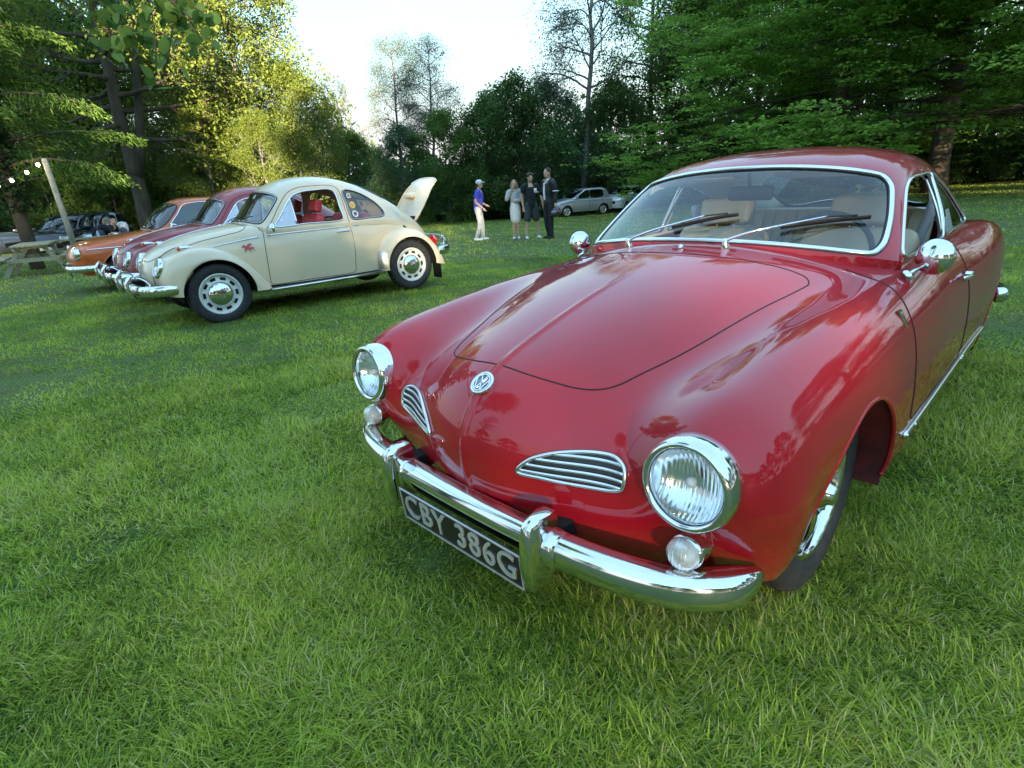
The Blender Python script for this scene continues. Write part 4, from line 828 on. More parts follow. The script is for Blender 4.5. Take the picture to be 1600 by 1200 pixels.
def build_bug(name, label, loc, rz, paint, lid_open=False, seatc=None, winged=False, plate=None, tint=False, roll=0):
    root = thing(name, label, 'car', loc, rz)
    Sb, St = Surf(BUG_BODY, .02, .02), Surf(BUG_TOP, .02, .02)
    us = np.linspace(0, 1, 200); vs = np.linspace(.5, 1, 90); P = Sb.grid(us, vs); C = cell_centres(P); x, y, z = C[..., 0], C[..., 1], C[..., 2]
    ut = np.linspace(0, 1, 220); vt = np.linspace(.5, 1, 100); T = St.grid(ut, vt); Tn = gnormals(T); Tn *= np.sign(Tn[100, 5, 2]); Ct = cell_centres(T); xt, yt, zt = Ct[..., 0], Ct[..., 1], Ct[..., 2]
    keep = ~((x < -.495-.35*np.clip(y-.3, 0, 1)**1.2) & (z > .955-.04*np.clip((y-.55)/.05, 0, 1))) & ~((x < -.64) & (z > .94))
    keep &= ~((np.hypot(x, z-.325) < .375) & (y > .36))
    hoodc = bez([(.53, 0), (.53, .12), (.50, .22), (.42, .30), (.28, .37), (0, .435), (-.25, .49), (-.40, .51), (-.455, .47), (-.455, .30), (-.45, 0)], 120)
    hood = inpoly(x, y, [tuple(q) for q in hoodc]) & (z > .45)
    doorc = bez([(-.60, .93), (-.585, .80), (-.57, .6), (-.565, .42), (-.57, .345), (-.62, .333), (-1.1, .333), (-1.55, .333), (-1.60, .35), (-1.615, .45), (-1.63, .6), (-1.635, .8), (-1.63, .93)], 120)
    door = inpoly(x, z, [tuple(q) for q in doorc]+[(-1.62, .99), (-.6, .99)]) & (y > .5)
    body = cut_part('body', P, keep & ~hood & ~door, paint, root)
    hd = cut_part('hood', P, keep & hood, paint, root)
    side = lambda Q: (Q[:, 1] > .5); top = lambda Q: (Q[:, 2] > .45) & (Q[:, 1] > -.001)
    hp, hn = newton(Sb, hoodc, (0, 1), P, us, vs, top); hp = np.vstack([hp, (hp*[1, -1, 1])[::-1]])
    obj('hood_seam', *tube(hp, .0035, 5), GAP, hd)
    # hood emblem, handle
    hq = bez([(.50, 0, .775), (.54, 0, .72), (.575, 0, .64), (.585, 0, .55)], 10); obj('hood_handle', *tube(hq[5:]+[.012, 0, 0], .010, 6), CHROME, hd)
    cs, _ = newton(Sb, np.array([(q, 0.001) for q in np.linspace(.38, -.40, 24)]), (0, 1), P, us, vs, top); obj('hood_strip', *tube(cs+[0, 0, .002], .004, 5), CHROME, hd)
    # greenhouse
    nc = (len(St.tv)-1)//2; ru = np.interp(ut, St.tu, np.arange(len(St.tu))); cv = np.interp(vt, St.tv, np.arange(len(St.tv))-nc)
    RU, CV = np.meshgrid((ru[:-1]+ru[1:])/2, (cv[:-1]+cv[1:])/2, indexing='ij')
    wsp = bez([(.22, 0), (.22, 1.8), (.24, 2.9), (.38, 3.35), (.9, 3.5), (2.0, 3.45), (2.5, 3.3), (2.72, 2.8), (2.8, 1.8), (2.82, 0)], 90)
    rwp = bez([(6.9, 0), (6.95, 1.6), (7.1, 2.3), (7.5, 2.65), (7.95, 2.5), (8.15, 1.9), (8.2, 0)], 80)
    lidp = bez([(8.55, 0), (8.6, 1.2), (8.9, 2.1), (9.6, 2.6), (10.5, 2.5), (11.2, 2.1), (11.4, 1.3), (11.45, 0)], 80)
    dw = bez([(-.745, .972), (-.82, 1.06), (-.93, 1.19), (-1.02, 1.275), (-1.13, 1.318), (-1.3, 1.333), (-1.50, 1.330), (-1.545, 1.30), (-1.565, 1.1), (-1.57, .99), (-1.54, .972), (-1.1, .968)], 110, True)
    qw = bez([(-1.655, 1.29), (-1.70, 1.315), (-1.85, 1.285), (-2.0, 1.205), (-2.12, 1.10), (-2.155, 1.02), (-2.13, .982), (-1.9, .972), (-1.70, .972), (-1.675, .995), (-1.66, 1.15)], 100, True)
    mws = inpoly(RU, CV, [tuple(q) for q in wsp]+[(2.8, -1), (.2, -1)]); mrw = inpoly(RU, CV, [tuple(q) for q in rwp]+[(8.2, -1), (6.9, -1)]); ml = inpoly(RU, CV, [tuple(q) for q in lidp]+[(11.4, -1), (8.5, -1)])
    sc_ = CV > 3.8; mdw = inpoly(xt, zt, [tuple(q) for q in dw]) & sc_; mqw = inpoly(xt, zt, [tuple(q) for q in qw]) & sc_
    drim = bez([(-.62, .93), (-.70, 1.0), (-.88, 1.215), (-1.0, 1.325), (-1.14, 1.372), (-1.3, 1.382), (-1.53, 1.375), (-1.60, 1.34), (-1.622, 1.15), (-1.63, .93)], 90)
    mdf = inpoly(xt, zt, [tuple(q) for q in drim]+[(-1.62, .85), (-.62, .85)]) & sc_
    cut_part('roof', T, ~(mws | mrw | mdw | mqw | mdf | ml), paint, root)
    cut_part('headliner', T, ~(mws | mrw | mdw | mqw | ml) & (RU > 2.9) & (RU < 8.4), mat('headliner_cloth', (.6, .56, .47), .9), root, 0, Tn, -.02)
    e0 = T[0]; sk = np.stack([e0, e0+[.006, 0, -.02], e0+[.010, 0, -.07]]); e1 = T[:int(len(ut)*.72), -1]; sk2 = np.stack([e1, e1+[0, .003, -.02], e1+[0, .002, -.05]])
    for s in (1, -1):
        obj('cowl_panel', sk.reshape(-1, 3)*[1, s, 1], gfaces(3, len(vt)), paint, root); obj('belt_panel', sk2.reshape(-1, 3)*[1, s, 1], gfaces(3, len(e1)), paint, root)
    GL = glass('bug_glass', (.72, .80, .78), .10)
    cut_part('windshield', T, mws, GL, root, 0, Tn, -.005); cut_part('rear_window', T, mrw, GL, root, 0, Tn, -.005)
    for nm, pc, w in (('windshield_seal', wsp, .016), ('rear_window_seal', rwp, .014)):
        p, n = mirror_loop(*surf_curve(St, pc)); obj(nm, *sweep(p, FLAT(w, .008), True, n), BLACK, root)
        obj('seal_bead', *sweep(p+n*.005, FLAT(.004, .004), True, n), CHROME, root)
    lid = cut_part('engine_lid', T, ml, paint, root)
    lp, ln = mirror_loop(*surf_curve(St, lidp))
    obj('lid_edge', *tube(lp, .006, 5, True), paint, lid)
    bz_, _ = surf_curve(St, np.array([(9.9, 0.001)]))
    lb = obj('number_plate_lamp', *xf(pad([(0, 0, -.05), (.012, 0, 0), (0, 0, .05)], .10, .035), Matrix.Translation(tuple(bz_[0]+[-.02, 0, .02]))), paint, lid)
    if lid_open:
        inner = obj('lid_lining', np.vstack([lp-ln*.02, [lp.mean(0)-ln.mean(0)*.02]]), [(i, (i+1) % len(lp), len(lp)) for i in range(len(lp))], mat('lid_inside', (.42, .42, .40), .6, var=.15), lid, smooth=False)
        h0 = surf_curve(St, np.array([(8.55, 0.001)]))[0][0]; M = Matrix.Translation(tuple(h0+np.array([-.24, 0, -.34]))) @ Matrix.Rotation(R(97), 4, 'Y') @ Matrix.Diagonal((1, 1.12, 1, 1)) @ Matrix.Translation(tuple(-h0))
        for o_ in (lid, inner, lb, *[c for c in lid.children if c.name.startswith('lid_edge')]): o_.data.transform(M)
        obj('engine_bay', *box((-2.62, 0, .70), (.36, .56, .44)), DARK, root, smooth=False)
        for s in (1, -1): obj('lid_hinge', *tube([(-2.52, s*.18, 1.02), (-2.62, s*.18, .90), (-2.70, s*.18, .80)], .012, 6), BLACK, lid)
    CG = glass('bug_side_glass', (.90, .93, .92), .06)
    F1 = Surf(fender_grid(FEND_F, 0, .325, .36, .77), .01, .01, False); F2 = Surf(fender_grid(FEND_R, -2.4, .325, .46, .775), .01, .01, False); g1 = np.linspace(0, 1, 60); g2 = np.linspace(0, 1, 30)
    for s in (1, -1):
        dr = cut_part('door', P, keep & door, paint, root, s); cut_part('door_frame', T, mdf & ~mdw, paint, dr, s)
        dp, dn = newton(Sb, doorc, (0, 2), P, us, vs, side); obj('door_seam', *tube(dp*[1, s, 1], .0035, 5), GAP, dr)
        fp, fn = newton(St, drim, (0, 2), T, ut, vt, lambda Q: Q[:, 1] > .4); obj('frame_seam', *tube(fp*[1, s, 1], .0035, 5), GAP, dr)
        p, n = newton(St, dw, (0, 2), T, ut, vt, lambda Q: Q[:, 1] > .4); n *= np.sign(n[:, 1:2]); obj('window_trim', *sweep(p*[1, s, 1], FLAT(.009, .008), True, n*[1, s, 1]), CHROME, dr)
        p, n = newton(St, qw, (0, 2), T, ut, vt, lambda Q: Q[:, 1] > .4); n *= np.sign(n[:, 1:2]); obj('window_seal', *sweep(p*[1, s, 1], FLAT(.012, .008), True, n*[1, s, 1]), BLACK, root); obj('window_trim', *sweep((p+n*.004)*[1, s, 1], FLAT(.005, .005), True, n*[1, s, 1]), CHROME, root)
        cut_part('quarter_window', T, mqw, CG, root, s, Tn, -.005)
        vent = mdw & (xt > -.985); cut_part('vent_window', T, vent, glass('vent_glass', (.8, .82, .84), .45), dr, s, Tn, -.005)
        if not (s == 1 and lid_open): cut_part('door_window', T, mdw & (xt < -1.0), CG, dr, s, Tn, -.006)
        vp, vn = newton(St, [(-.99, q) for q in np.linspace(.975, 1.25, 8)], (0, 2), T, ut, vt, lambda Q: Q[:, 1] > .4); obj('vent_post', *sweep(vp*[1, s, 1], FLAT(.010, .010), False, (0, s, .3)), CHROME, dr)
        # belt strip: bonnet side, door, quarter
        for x0_, x1_, za, zb, pr_ in ((-.02, -.54, .805, .872, root), (-.62, -1.60, .880, .893, dr), (-1.66, -2.15, .893, .90, root)):
            xs = np.linspace(x0_, x1_, 26); p, n = newton(Sb, np.stack([xs, np.linspace(za, zb, 26)], 1), (0, 2), P, us, vs, lambda Q: Q[:, 1] > .38); n *= np.sign(n[:, 1:2]); obj('belt_strip', *sweep((p+n*.001)*[1, s, 1], FLAT(.009, .007), False, n*[1, s, 1]), CHROME, pr_)
        h = bez([(-1.42, s*.705, .845), (-1.45, s*.722, .846), (-1.52, s*.728, .846), (-1.57, s*.722, .845), (-1.59, s*.70, .845)], 14); obj('door_handle', *sweep(h, circ(.012, 8, .008), False, (0, s, 0)), CHROME, dr)
        # fenders
        for nm, Fs in (('front_fender', F1), ('rear_fender', F2)):
            G_ = Fs.grid(g1, g2)*[1, s, 1]; fo = obj(nm, G_.reshape(-1, 3), gfaces(60, 30) if s < 0 else gfaces(60, 30)[:, ::-1], paint, root)
            obj('fender_bead', *tube(np.clip(G_[2:-2, 1], -9, 9), .006, 5), BLACK, fo)
            cx = 0 if nm[0] == 'f' else -2.4; a = np.linspace(R(-5), R(185), 40); wl = np.stack([np.stack([cx+.372*np.cos(a), 0*a+s*yy_, .325+.372*np.sin(a)], 1) for yy_ in (.34, .75)])
            obj('wheel_well', wl.reshape(-1, 3), gfaces(2, 40), DARK, fo); obj('well_panel', *box((cx, s*.42, .50), (.74, .02, .40)), DARK, fo, smooth=False)
        # headlamp in the sloping fender nose
        HM = Matrix.Translation((.505, s*.555, .662)) @ Matrix.Rotation(R(4)*s, 4, 'Z') @ Matrix.Rotation(R(-22), 4, 'Y')
        hl = obj('headlight', *xf(lathe([(.112, -.14), (.111, -.05), (.107, -.01), (.104, .004), (.098, .014), (.09, .016), (.086, .010)], 36, 'x'), HM), CHROME, root)
        obj('headlight_bucket', *xf(lathe([(.115, -.30), (.116, -.12), (.1135, -.02)], 30, 'x'), HM), paint, hl)
        obj('lens', *xf(lathe([(.089, .008), (.07, .018), (.04, .026), (.0005, .030)], 32, 'x'), HM), LENS, hl); obj('reflector', *xf(lathe([(.088, .004), (.07, -.03), (.04, -.05), (.0005, -.056)], 28, 'x'), HM), REFL, hl)
        sp_ = F1.grid(np.array([.36]), np.array([.42]))[0, 0]*[1, s, 1]
        ts = obj('turn_signal', *xf(lathe([(.0005, -.13), (.012, -.11), (.024, -.06), (.029, -.01), (.029, .0)], 20, 'x'), Matrix.Translation(tuple(sp_+[.0, 0, .018]))), CHROME, root)
        obj('amber_lens', *xf(lathe([(.028, 0), (.026, .018), (.014, .028), (.0005, .030)], 20, 'x'), Matrix.Translation(tuple(sp_+[.0, 0, .018]))), AMBER, ts)
        tl = F2.grid(np.array([.80]), np.array([.5]))[0, 0]*[1, s, 1]; tb = obj('tail_light', *xf(lathe([(.055, -.06), (.058, .0), (.05, .02), (.02, .035), (.0005, .037)], 20, 'x'), Matrix.Translation(tuple(tl+[0, 0, .03])) @ Matrix.Rotation(PI-R(25), 4, 'Y') @ Matrix.Diagonal((1, .8, 1.35, 1))), REDLENS, root)
        # running board, stone guard
        rbd = obj('running_board', *box((-1.24, s*.70, .292), (1.45, .135, .022), .006), mat('board_rubber', (.10, .095, .09), .8, bump=.3, bscale=200), root, smooth=False)
        obj('board_trim', *sweep([(-.52, s*.772, .293), (-1.97, s*.772, .293)], [(-.004, -.014), (.006, -.010), (.006, .010), (-.004, .014)], False, (0, 0, 1)), CHROME, rbd)
        sg = F2.grid(np.linspace(.02, .17, 8), np.linspace(.42, .86, 10)); sgn = gnormals(sg); sgn *= np.sign(sgn[4, 4, 1]); obj('stone_guard', ((sg+sgn*.004)*[1, s, 1]).reshape(-1, 3), gfaces(8, 10), mat('guard_aluminium', (.6, .6, .58), .35, 1.), root)
        obj('mud_flap', *box((-2.83, s*.66, .22), (.012, .19, .26)), BLACK, root, smooth=False)
        mq = obj('door_mirror', *xf(lathe([(.055, -.01), (.056, 0), (.045, .018), (.02, .027), (.0005, .029)], 24, 'x'), Matrix.Translation((-.66, s*.74, .955))), CHROME, dr); obj('mirror_arm', *tube(bez([(-.655, s*.735, .94), (-.64, s*.70, .90), (-.635, s*.655, .86)], 8), .006, 6), CHROME, mq)
        wp = obj('wiper', *tube(bez([(-.475, s*.2-.05, 1.03), (-.53, s*.2+.1, 1.075), (-.55, s*.2+.30, 1.09)], 10), .006, 5), BLACK, root)
        seat = obj('front_seat', *pad([(-1.18, s*.33, .55), (-1.24, s*.33, .75), (-1.33, s*.33, 1.05)], .24, .07), seatc, root); obj('seat_cushion', *pad([(-1.2, s*.33, .5), (-1.0, s*.33, .53), (-.72, s*.33, .52)], .24, .07), seatc, seat)
        obj('headrest', *pad([(-1.34, s*.33, 1.08), (-1.36, s*.33, 1.15), (-1.38, s*.33, 1.22)], .12, .05), seatc, seat)
        obj('door_card', *box((-1.14, s*.60, .68), (.74, .02, .46)), seatc, root, smooth=False)
    obj('rear_bench', *pad([(-1.80, 0, .58), (-1.88, 0, .75), (-2.0, 0, 1.02)], .52, .08), seatc, root)
    obj('floor_pan', *box((-1.25, 0, .31), (1.7, 1.22, .04)), DARK, root, smooth=False); obj('underbody', *box((-1.2, 0, .40), (3.3, .70, .12)), DARK, root, smooth=False); obj('bulkhead', *box((-.62, 0, .66), (.03, 1.14, .62)), DARK, root, smooth=False)
    obj('dashboard', *box((-.68, 0, .90), (.12, 1.10, .16), .03), paint, root)
    sw = Matrix.Translation((-.90, .33, .93)) @ Matrix.Rotation(R(60), 4, 'Y'); stw = obj('steering_wheel', *xf(tube([(.2*math.cos(a), .2*math.sin(a), 0) for a in np.linspace(0, 2*PI, 32, endpoint=False)], .011, 8, True), sw), BLACK, root); obj('wheel_spoke', *xf(tube([(0, -.2, 0), (0, 0, -.03), (0, .2, 0)], .010, 6), sw), BLACK, stw)
    bow_bumper(root, 'front_bumper', .73, 0, .44, 1); bow_bumper(root, 'rear_bumper', -3.16, 0, .46, -1)
    for s in (1, -1):
        obj('bumper_bracket', *box((.58, s*.34, .44), (.26, .03, .05)), DARK, root, smooth=False)
        rimc = mat('wheel_cream', (.74, .73, .68), .3, coat=.4) if lid_open else mat('wheel_grey', (.5, .5, .5), .35, .4)
        for cx in (0, -2.4): steel_wheel(root, cx, .645, s, .325, rimc)
    pm = Matrix(((0, .06, 0.998, .745), (1, 0, 0, 0), (0, .998, -.06, .35), (0, 0, 0, 1)))
    pl = obj('number_plate', *xf(box((0, 0, 0), (.50, .105, .006)), pm), PLATEBLK, root, smooth=False)
    if winged:
        hx, hz, k = -.40, .755, .0008
        horse = [(-78, 26), (-60, 40), (-46, 56), (-30, 52), (-22, 40), (-6, 44), (12, 60), (40, 72), (62, 70), (48, 60), (66, 52), (46, 48), (58, 38), (36, 36), (24, 24), (44, 16), (66, 22), (88, 8), (70, -2), (88, -26), (66, -22), (56, -8), (36, -18), (44, -40), (24, -58), (32, -36), (16, -20), (-16, -18), (-34, -40), (-58, -38), (-44, -26), (-36, -8), (-44, 10), (-56, 24), (-70, 18)]
        def decal(nm, pts, material, off):
            p, n = newton(Sb, [(hx-a*k, hz+b*k) for a, b in pts], (0, 2), P, us, vs, lambda Q: Q[:, 1] > .4); n *= np.sign(n[:, 1:2])
            return obj(nm, p+n*off, [tuple(range(len(pts)))], material, root, smooth=False)
        decal('horse_sticker_edge', [(a*1.18+(3 if a > 0 else -3), (b-5)*1.18+5) for a, b in horse], mat('sticker_pale', (.75, .72, .66), .5), .002)
        decal('winged_horse_sticker', horse, mat('sticker_red', (.55, .10, .08), .45), .004)
        for a_, b_, rr, col in ((-1.72, 1.245, .032, (.75, .74, .72)), (-1.735, 1.135, .036, (.72, .50, .14)), (-1.74, 1.03, .036, (.8, .8, .8))):
            t_ = np.linspace(0, 2*PI, 20, endpoint=False) if b_ < 1.2 else np.array([R(45), R(135), R(225), R(315)])
            p, n = newton(St, [(a_+rr*math.cos(q)*1.1, b_+rr*math.sin(q)*1.15) for q in t_], (0, 2), T, ut, vt, lambda Q: Q[:, 1] > .4); n *= np.sign(n[:, 1:2])
            so = obj('window_sticker', p+n*.003, [tuple(range(len(t_)))], mat('sticker_%d' % int(b_*100), col, .5), root, smooth=False)
            p, n = newton(St, [(a_+rr*.6*math.cos(q)*1.1, b_+rr*.6*math.sin(q)*1.15) for q in t_], (0, 2), T, ut, vt, lambda Q: Q[:, 1] > .4); n *= np.sign(n[:, 1:2])
            obj('sticker_print', p+n*.0045, [tuple(range(len(t_)))], mat('sticker_print_%d' % int(b_*100), (.35, .1, .08) if b_ > 1.2 else (.65, .40, .08) if b_ > 1.1 else (.12, .12, .13), .5), so, smooth=False)
    return root
CREAMP = mat('beige_paint', lin(228, 206, 174), .35, 0, .8, .04, var=.03, vscale=2)
DREDP = mat('dark_red_paint', (.28, .022, .028), .35, 0, .8, .06, var=.08, vscale=3)
REDSEAT = mat('red_vinyl', (.50, .04, .05), .45)
BT = (-3.5487, 6.6049, -2.4464)
BFX, BFY = math.cos(BT[2]), math.sin(BT[2])
def bug_at(fwd, right): return (BT[0]+BFX*fwd+BFY*right, BT[1]+BFY*fwd-BFX*right)
build_bug('vintage_beetle_car', 'beige rounded vintage car with its rear engine lid raised and a red winged horse sticker', (BT[0], BT[1], -.073), BT[2], CREAMP, True, REDSEAT, True)
p_ = bug_at(.0, 2.15); build_bug('vintage_beetle_car', 'dark red rounded vintage car parked between the beige one and the orange one', (p_[0], p_[1], float(gz(*p_))), BT[2], DREDP, False, mat('pale_vinyl', (.55, .53, .5), .5))
def gcar(name, label, loc, rz, paint, sp, group=None):
    """saloon / hatchback lofted from a handful of real dimensions"""
    root = thing(name, label, 'car', loc, rz, group)
    xf_, xr, w, zf, zc, xc, xwt, zr, xrt, xrb, zd, zt, belt, sill, wb, wr = [sp[k] for k in ('xf', 'xr', 'w', 'zf', 'zc', 'xc', 'xwt', 'zr', 'xrt', 'xrb', 'zd', 'zt', 'belt', 'sill', 'wb', 'wr')]
    ny = sp.get('ny', .80)
    def row(x, zt_, k=1., tuck=0., zs=None, xb=0.):
        s_ = min(zt_-.03, belt); m_ = (s_+sill)/2+.05
        return [(x, 0, zt_), (x-xb*.05, .3*w*k, zt_-.004), (x-xb*.2, .58*w*k, zt_-.014), (x-xb*.45, .80*w*k, zt_-.035), (x-xb*.7, .93*w*k, zt_-.085-tuck), (x-xb, w*k, m_+.08), (x-xb, .985*w*k, sill+.12), (x-xb, .94*w*k, sill)]
    def frow(x, z, k, xb):
        return [(x, 0, z), (x-xb*.06, .3*w*k, z), (x-xb*.22, .58*w*k, z), (x-xb*.5, .80*w*k, z), (x-xb*.85, .93*w*k, z), (x-xb*1.5, w*k, z*.92+.02), (x-xb*2.0, .995*w*k, z*.6+.12), (x-xb*2.3, .95*w*k, sill)]
    B = [frow(xf_-.10, sill+.02, .90, .14), frow(xf_, (sill+zf)/2-.04, .93, .15), frow(xf_-.01, zf-.10, .94, .15), row(xf_-.12, zf, .955, 0, None, .12), row(xf_*.45+xc*.55, zf*.45+zc*.55-.0, .985), row(xc, zc, .99), row(xc-.4, zc, 1.0), row((xc+xrb)/2, zc, 1.0), row(xrb+.25, zc, 1.0), row(xrb-.1, zd, .99, 0, None, -.04), row(xr+.14, zd*.35+zt*.65, .965, 0, None, -.10), [(a, b_, c) for a, b_, c in [(xr+.02, y_*w*.94, zt-.22-.03*i) for i, y_ in enumerate((0, .3, .58, .8))]]+[(xr+.07, .93*w*.93, zt-.30), (xr+.14, .93*w, zt-.36), (xr+.2, .92*w, sill+.18), (xr+.24, .88*w, sill)], [(xr+.06, y_*w*.92, sill+.08) for y_ in (0, .3, .58, .8)]+[(xr+.1, .86*w, sill+.07), (xr+.15, .88*w, sill+.06), (xr+.2, .88*w, sill+.04), (xr+.25, .86*w, sill)]]
    rw = w*sp.get('rw', .72)
    def trow(x0, z0, k, dx=0.):
        zb = belt-.01; h = z0-zb; yb = w*.925
        return [(x0, 0, z0), (x0-dx*.1, .33*rw, z0-.006), (x0-dx*.35, .66*rw, z0-.02*k), (x0-dx*.7, .90*rw, z0-.05*k), (x0-dx*1.0, .99*rw*k+yb*(1-k), z0-.10*k), (x0-dx*1.25, rw+(yb-rw)*.30, zb+h*.70*(.9 if k == 1 else .8)), (x0-dx*1.35, rw+(yb-rw)*.65, zb+h*.33), (x0-dx*1.35, yb, zb)]
    T = [[(xc+.02-i*.0-(.28 if y_ > .8 else .12*y_), y_*yw, zc+.005-.03*y_) for i, (y_, yw) in enumerate(((0, w), (.3, w), (.58, w), (.80, w), (.88, w), (.905, w), (.915, w), (.925, w)))],
         trow((xc+xwt)/2+.01, (zc+zr)/2-.0, .8, .22), trow(xwt, zr-.055, 1., .16), trow(xwt-.25, zr-.008, 1., .06), trow((xwt+xrt)/2, zr, 1.), trow(xrt+.25, zr-.012, 1.), trow(xrt, zr-.06, 1., -.06), trow((xrt+xrb)/2, (zr+zd)/2+.02, .8, -.12), [(xrb+(.10 if y_ > .8 else .05*y_), y_*w, zd-.02*y_) for y_ in (0, .3, .58, .80, .86, .88, .89, .90)]]
    Sb, St = Surf(B, .01, .01), Surf(T, .01, .01)
    us = np.linspace(0, 1, 150); vs = np.linspace(.5, 1, 60); P = Sb.grid(us, vs); C = cell_centres(P); x, y, z = C[..., 0], C[..., 1], C[..., 2]
    keep = ~((x < xc+.0-.25*np.clip(y/w, 0, 1)**3) & (x > xrb+.06) & (z > belt-.02)) & ~((x < xc-.02) & (x > xrb+.06) & (y < w*.8) & (z > belt-.15))
    for cx in (0, -wb): keep &= ~((np.hypot(x-cx, z-wr) < wr+.05) & (y > w*.5))
    doors = sp['doors']; dm = np.zeros_like(keep, dtype=int)
    for i, (x0, x1) in enumerate(doors): dm[(x < x0) & (x > x1) & (z > sill+.06) & (y > w*.7) & (z < belt+.05) & (np.hypot(x+wb, z-wr) > wr+.10)] = i+1
    hm = (x < xf_-.16) & (x > xc+.06) & (y < .76*w) & (z > zf-.13)
    cut_part('body', P, keep & (dm == 0) & ~hm, paint, root); hd = cut_part('hood', P, keep & hm, paint, root)
    ut = np.linspace(0, 1, 130); vt = np.linspace(.5, 1, 60); Tp = St.grid(ut, vt); Tn = gnormals(Tp); Tn *= np.sign(Tn[60, 4, 2]); Ct = cell_centres(Tp); xt, zt_ = Ct[..., 0], Ct[..., 2]
    nc = (len(St.tv)-1)//2; ru = np.interp(ut, St.tu, np.arange(len(St.tu))); cv = np.interp(vt, St.tv, np.arange(len(St.tv))-nc); RU, CV = np.meshgrid((ru[:-1]+ru[1:])/2, (cv[:-1]+cv[1:])/2, indexing='ij')
    wsp = bez([(.12, 0), (.12, 2.0), (.2, 3.2), (.6, 3.6), (1.5, 3.5), (1.85, 3.1), (1.95, 2), (1.97, 0)], 60); rwp = bez([(6.15, 0), (6.2, 2.2), (6.45, 3.0), (7.2, 3.1), (7.75, 2.8), (7.85, 1.5), (7.85, 0)], 60)
    mws = inpoly(RU, CV, [tuple(q) for q in wsp]+[(1.95, -1), (.1, -1)]); mrw = inpoly(RU, CV, [tuple(q) for q in rwp]+[(7.8, -1), (6.1, -1)])
    G = glass(sp.get('glass', 'far_glass'), sp.get('tint', (.25, .27, .27)), .09); wins = []
    for poly in sp['wins']:
        pc = bez(poly, 60, True); wins.append((pc, inpoly(xt, zt_, [tuple(q) for q in pc]) & (CV > 3.9)))
    mw = np.zeros_like(mws)
    for _, q in wins: mw |= q
    cut_part('roof', Tp, ~(mws | mrw | mw), paint, root); cut_part('windshield', Tp, mws, G, root, 0, Tn, -.004); cut_part('rear_window', Tp, mrw, G, root, 0, Tn, -.004)
    for nm, pc in (('windshield_seal', wsp), ('rear_seal', rwp)):
        p, n = mirror_loop(*surf_curve(St, pc)); obj(nm, *sweep(p, FLAT(.012, .005), True, n), BLACK, root)
    for s in (1, -1):
        for i, (x0, x1) in enumerate(doors):
            d = cut_part('door', P, keep & (dm == i+1), paint, root, s)
            for xx_ in (x0, x1):
                zs = np.linspace(sill+.07, belt-.03, 12); zs = zs[np.hypot(xx_+wb, zs-wr) > wr+.11]
                if len(zs) > 3:
                    p, n = newton(Sb, [(xx_, q) for q in zs], (0, 2), P, us, vs, lambda Q: Q[:, 1] > w*.6); obj('door_seam', *tube(p*[1, s, 1], .004, 4), GAP, d)
            p, n = newton(Sb, [(q, belt-.115) for q in np.linspace(x1+.10, x1+.26, 6)], (0, 2), P, us, vs, lambda Q: Q[:, 1] > w*.6); obj('door_handle', *tube((p+[0, .018, 0])*[1, s, 1], .011, 6), sp.get('handle', paint), d)
        for pc, mk in wins:
            p, n = newton(St, pc, (0, 2), Tp, ut, vt, lambda Q: Q[:, 1] > .4); n *= np.sign(n[:, 1:2]); wo_ = cut_part('side_window', Tp, mk, G, root, s, Tn, -.004); obj('window_trim', *sweep(p*[1, s, 1], FLAT(.009, .006), True, n*[1, s, 1]), sp.get('trim', BLACK), wo_)
        for cx in (0, -wb):
            steel_wheel(root, cx, w-.14, s, wr, sp.get('rim', ALU), False, False, sp.get('alloy', True))
            a = np.linspace(R(-10), R(190), 40); wl = np.stack([np.stack([cx+(wr+.05)*np.cos(a), 0*a+s*yy_, wr+(wr+.05)*np.sin(a)], 1) for yy_ in (w*.5, w*.97)]); obj('wheel_well', wl.reshape(-1, 3), gfaces(2, 40), DARK, root)
            p, n = newton(Sb, [(cx+(wr+.05)*math.cos(q), wr+(wr+.05)*math.sin(q)) for q in np.linspace(R(0), R(180), 30)], (0, 2), P, us, vs, lambda Q: Q[:, 1] > w*.6); obj('arch_lip', *tube(p*[1, s, 1], .012, 5), sp.get('lip', paint), root)
            obj('well_panel', *box((cx, s*w*.5, .45), (2*wr+.1, .02, .4)), DARK, root, smooth=False)
        p, n = newton(Sb, [(ny*w*.93, zf-.13)], (1, 2), P, us, vs, lambda Q: Q[:, 0] > xf_-.6); q = p[0]*[1, s, 1]
        if sp.get('round_lamp'):
            h = obj('headlight', *xf(lathe([(.10, -.06), (.102, 0), (.095, .016), (.085, .016)], 30, 'x'), Matrix.Translation(tuple(q+[.0, 0, 0]))), CHROME, root); obj('lens', *xf(lathe([(.087, .01), (.05, .022), (.0005, .028)], 24, 'x'), Matrix.Translation(tuple(q))), LENS, h); obj('reflector', *xf(lathe([(.087, .008), (.05, -.02), (.0005, -.03)], 24, 'x'), Matrix.Translation(tuple(q))), REFL, h)
        else:
            h = obj('headlight', *xf(pad([(0, 0, -.07), (.02, 0, 0), (0, 0, .07)], .15, .05), Matrix.Translation(tuple(q+[-.03, 0, 0])) @ Matrix.Rotation(R(28)*s, 4, 'Z') @ Matrix.Rotation(R(-25), 4, 'Y')), mat('far_lamp', (.7, .72, .74), .08, .6, .5), root)
        obj('tail_light', *box((xr+.10, s*w*.82, zt-.20), (.10, .16, .22), .02), REDLENS, root)
        m_ = obj('door_mirror', *xf(pad([(0, 0, -.05), (.02, 0, 0), (0, 0, .05)], .09, .05), Matrix.Translation((xc-.38, s*(w+.07), belt+.06))), sp.get('mirror', paint), root); obj('mirror_arm', *tube([(xc-.38, s*w*.93, belt), (xc-.38, s*(w+.02), belt+.04)], .02, 6), BLACK, m_)
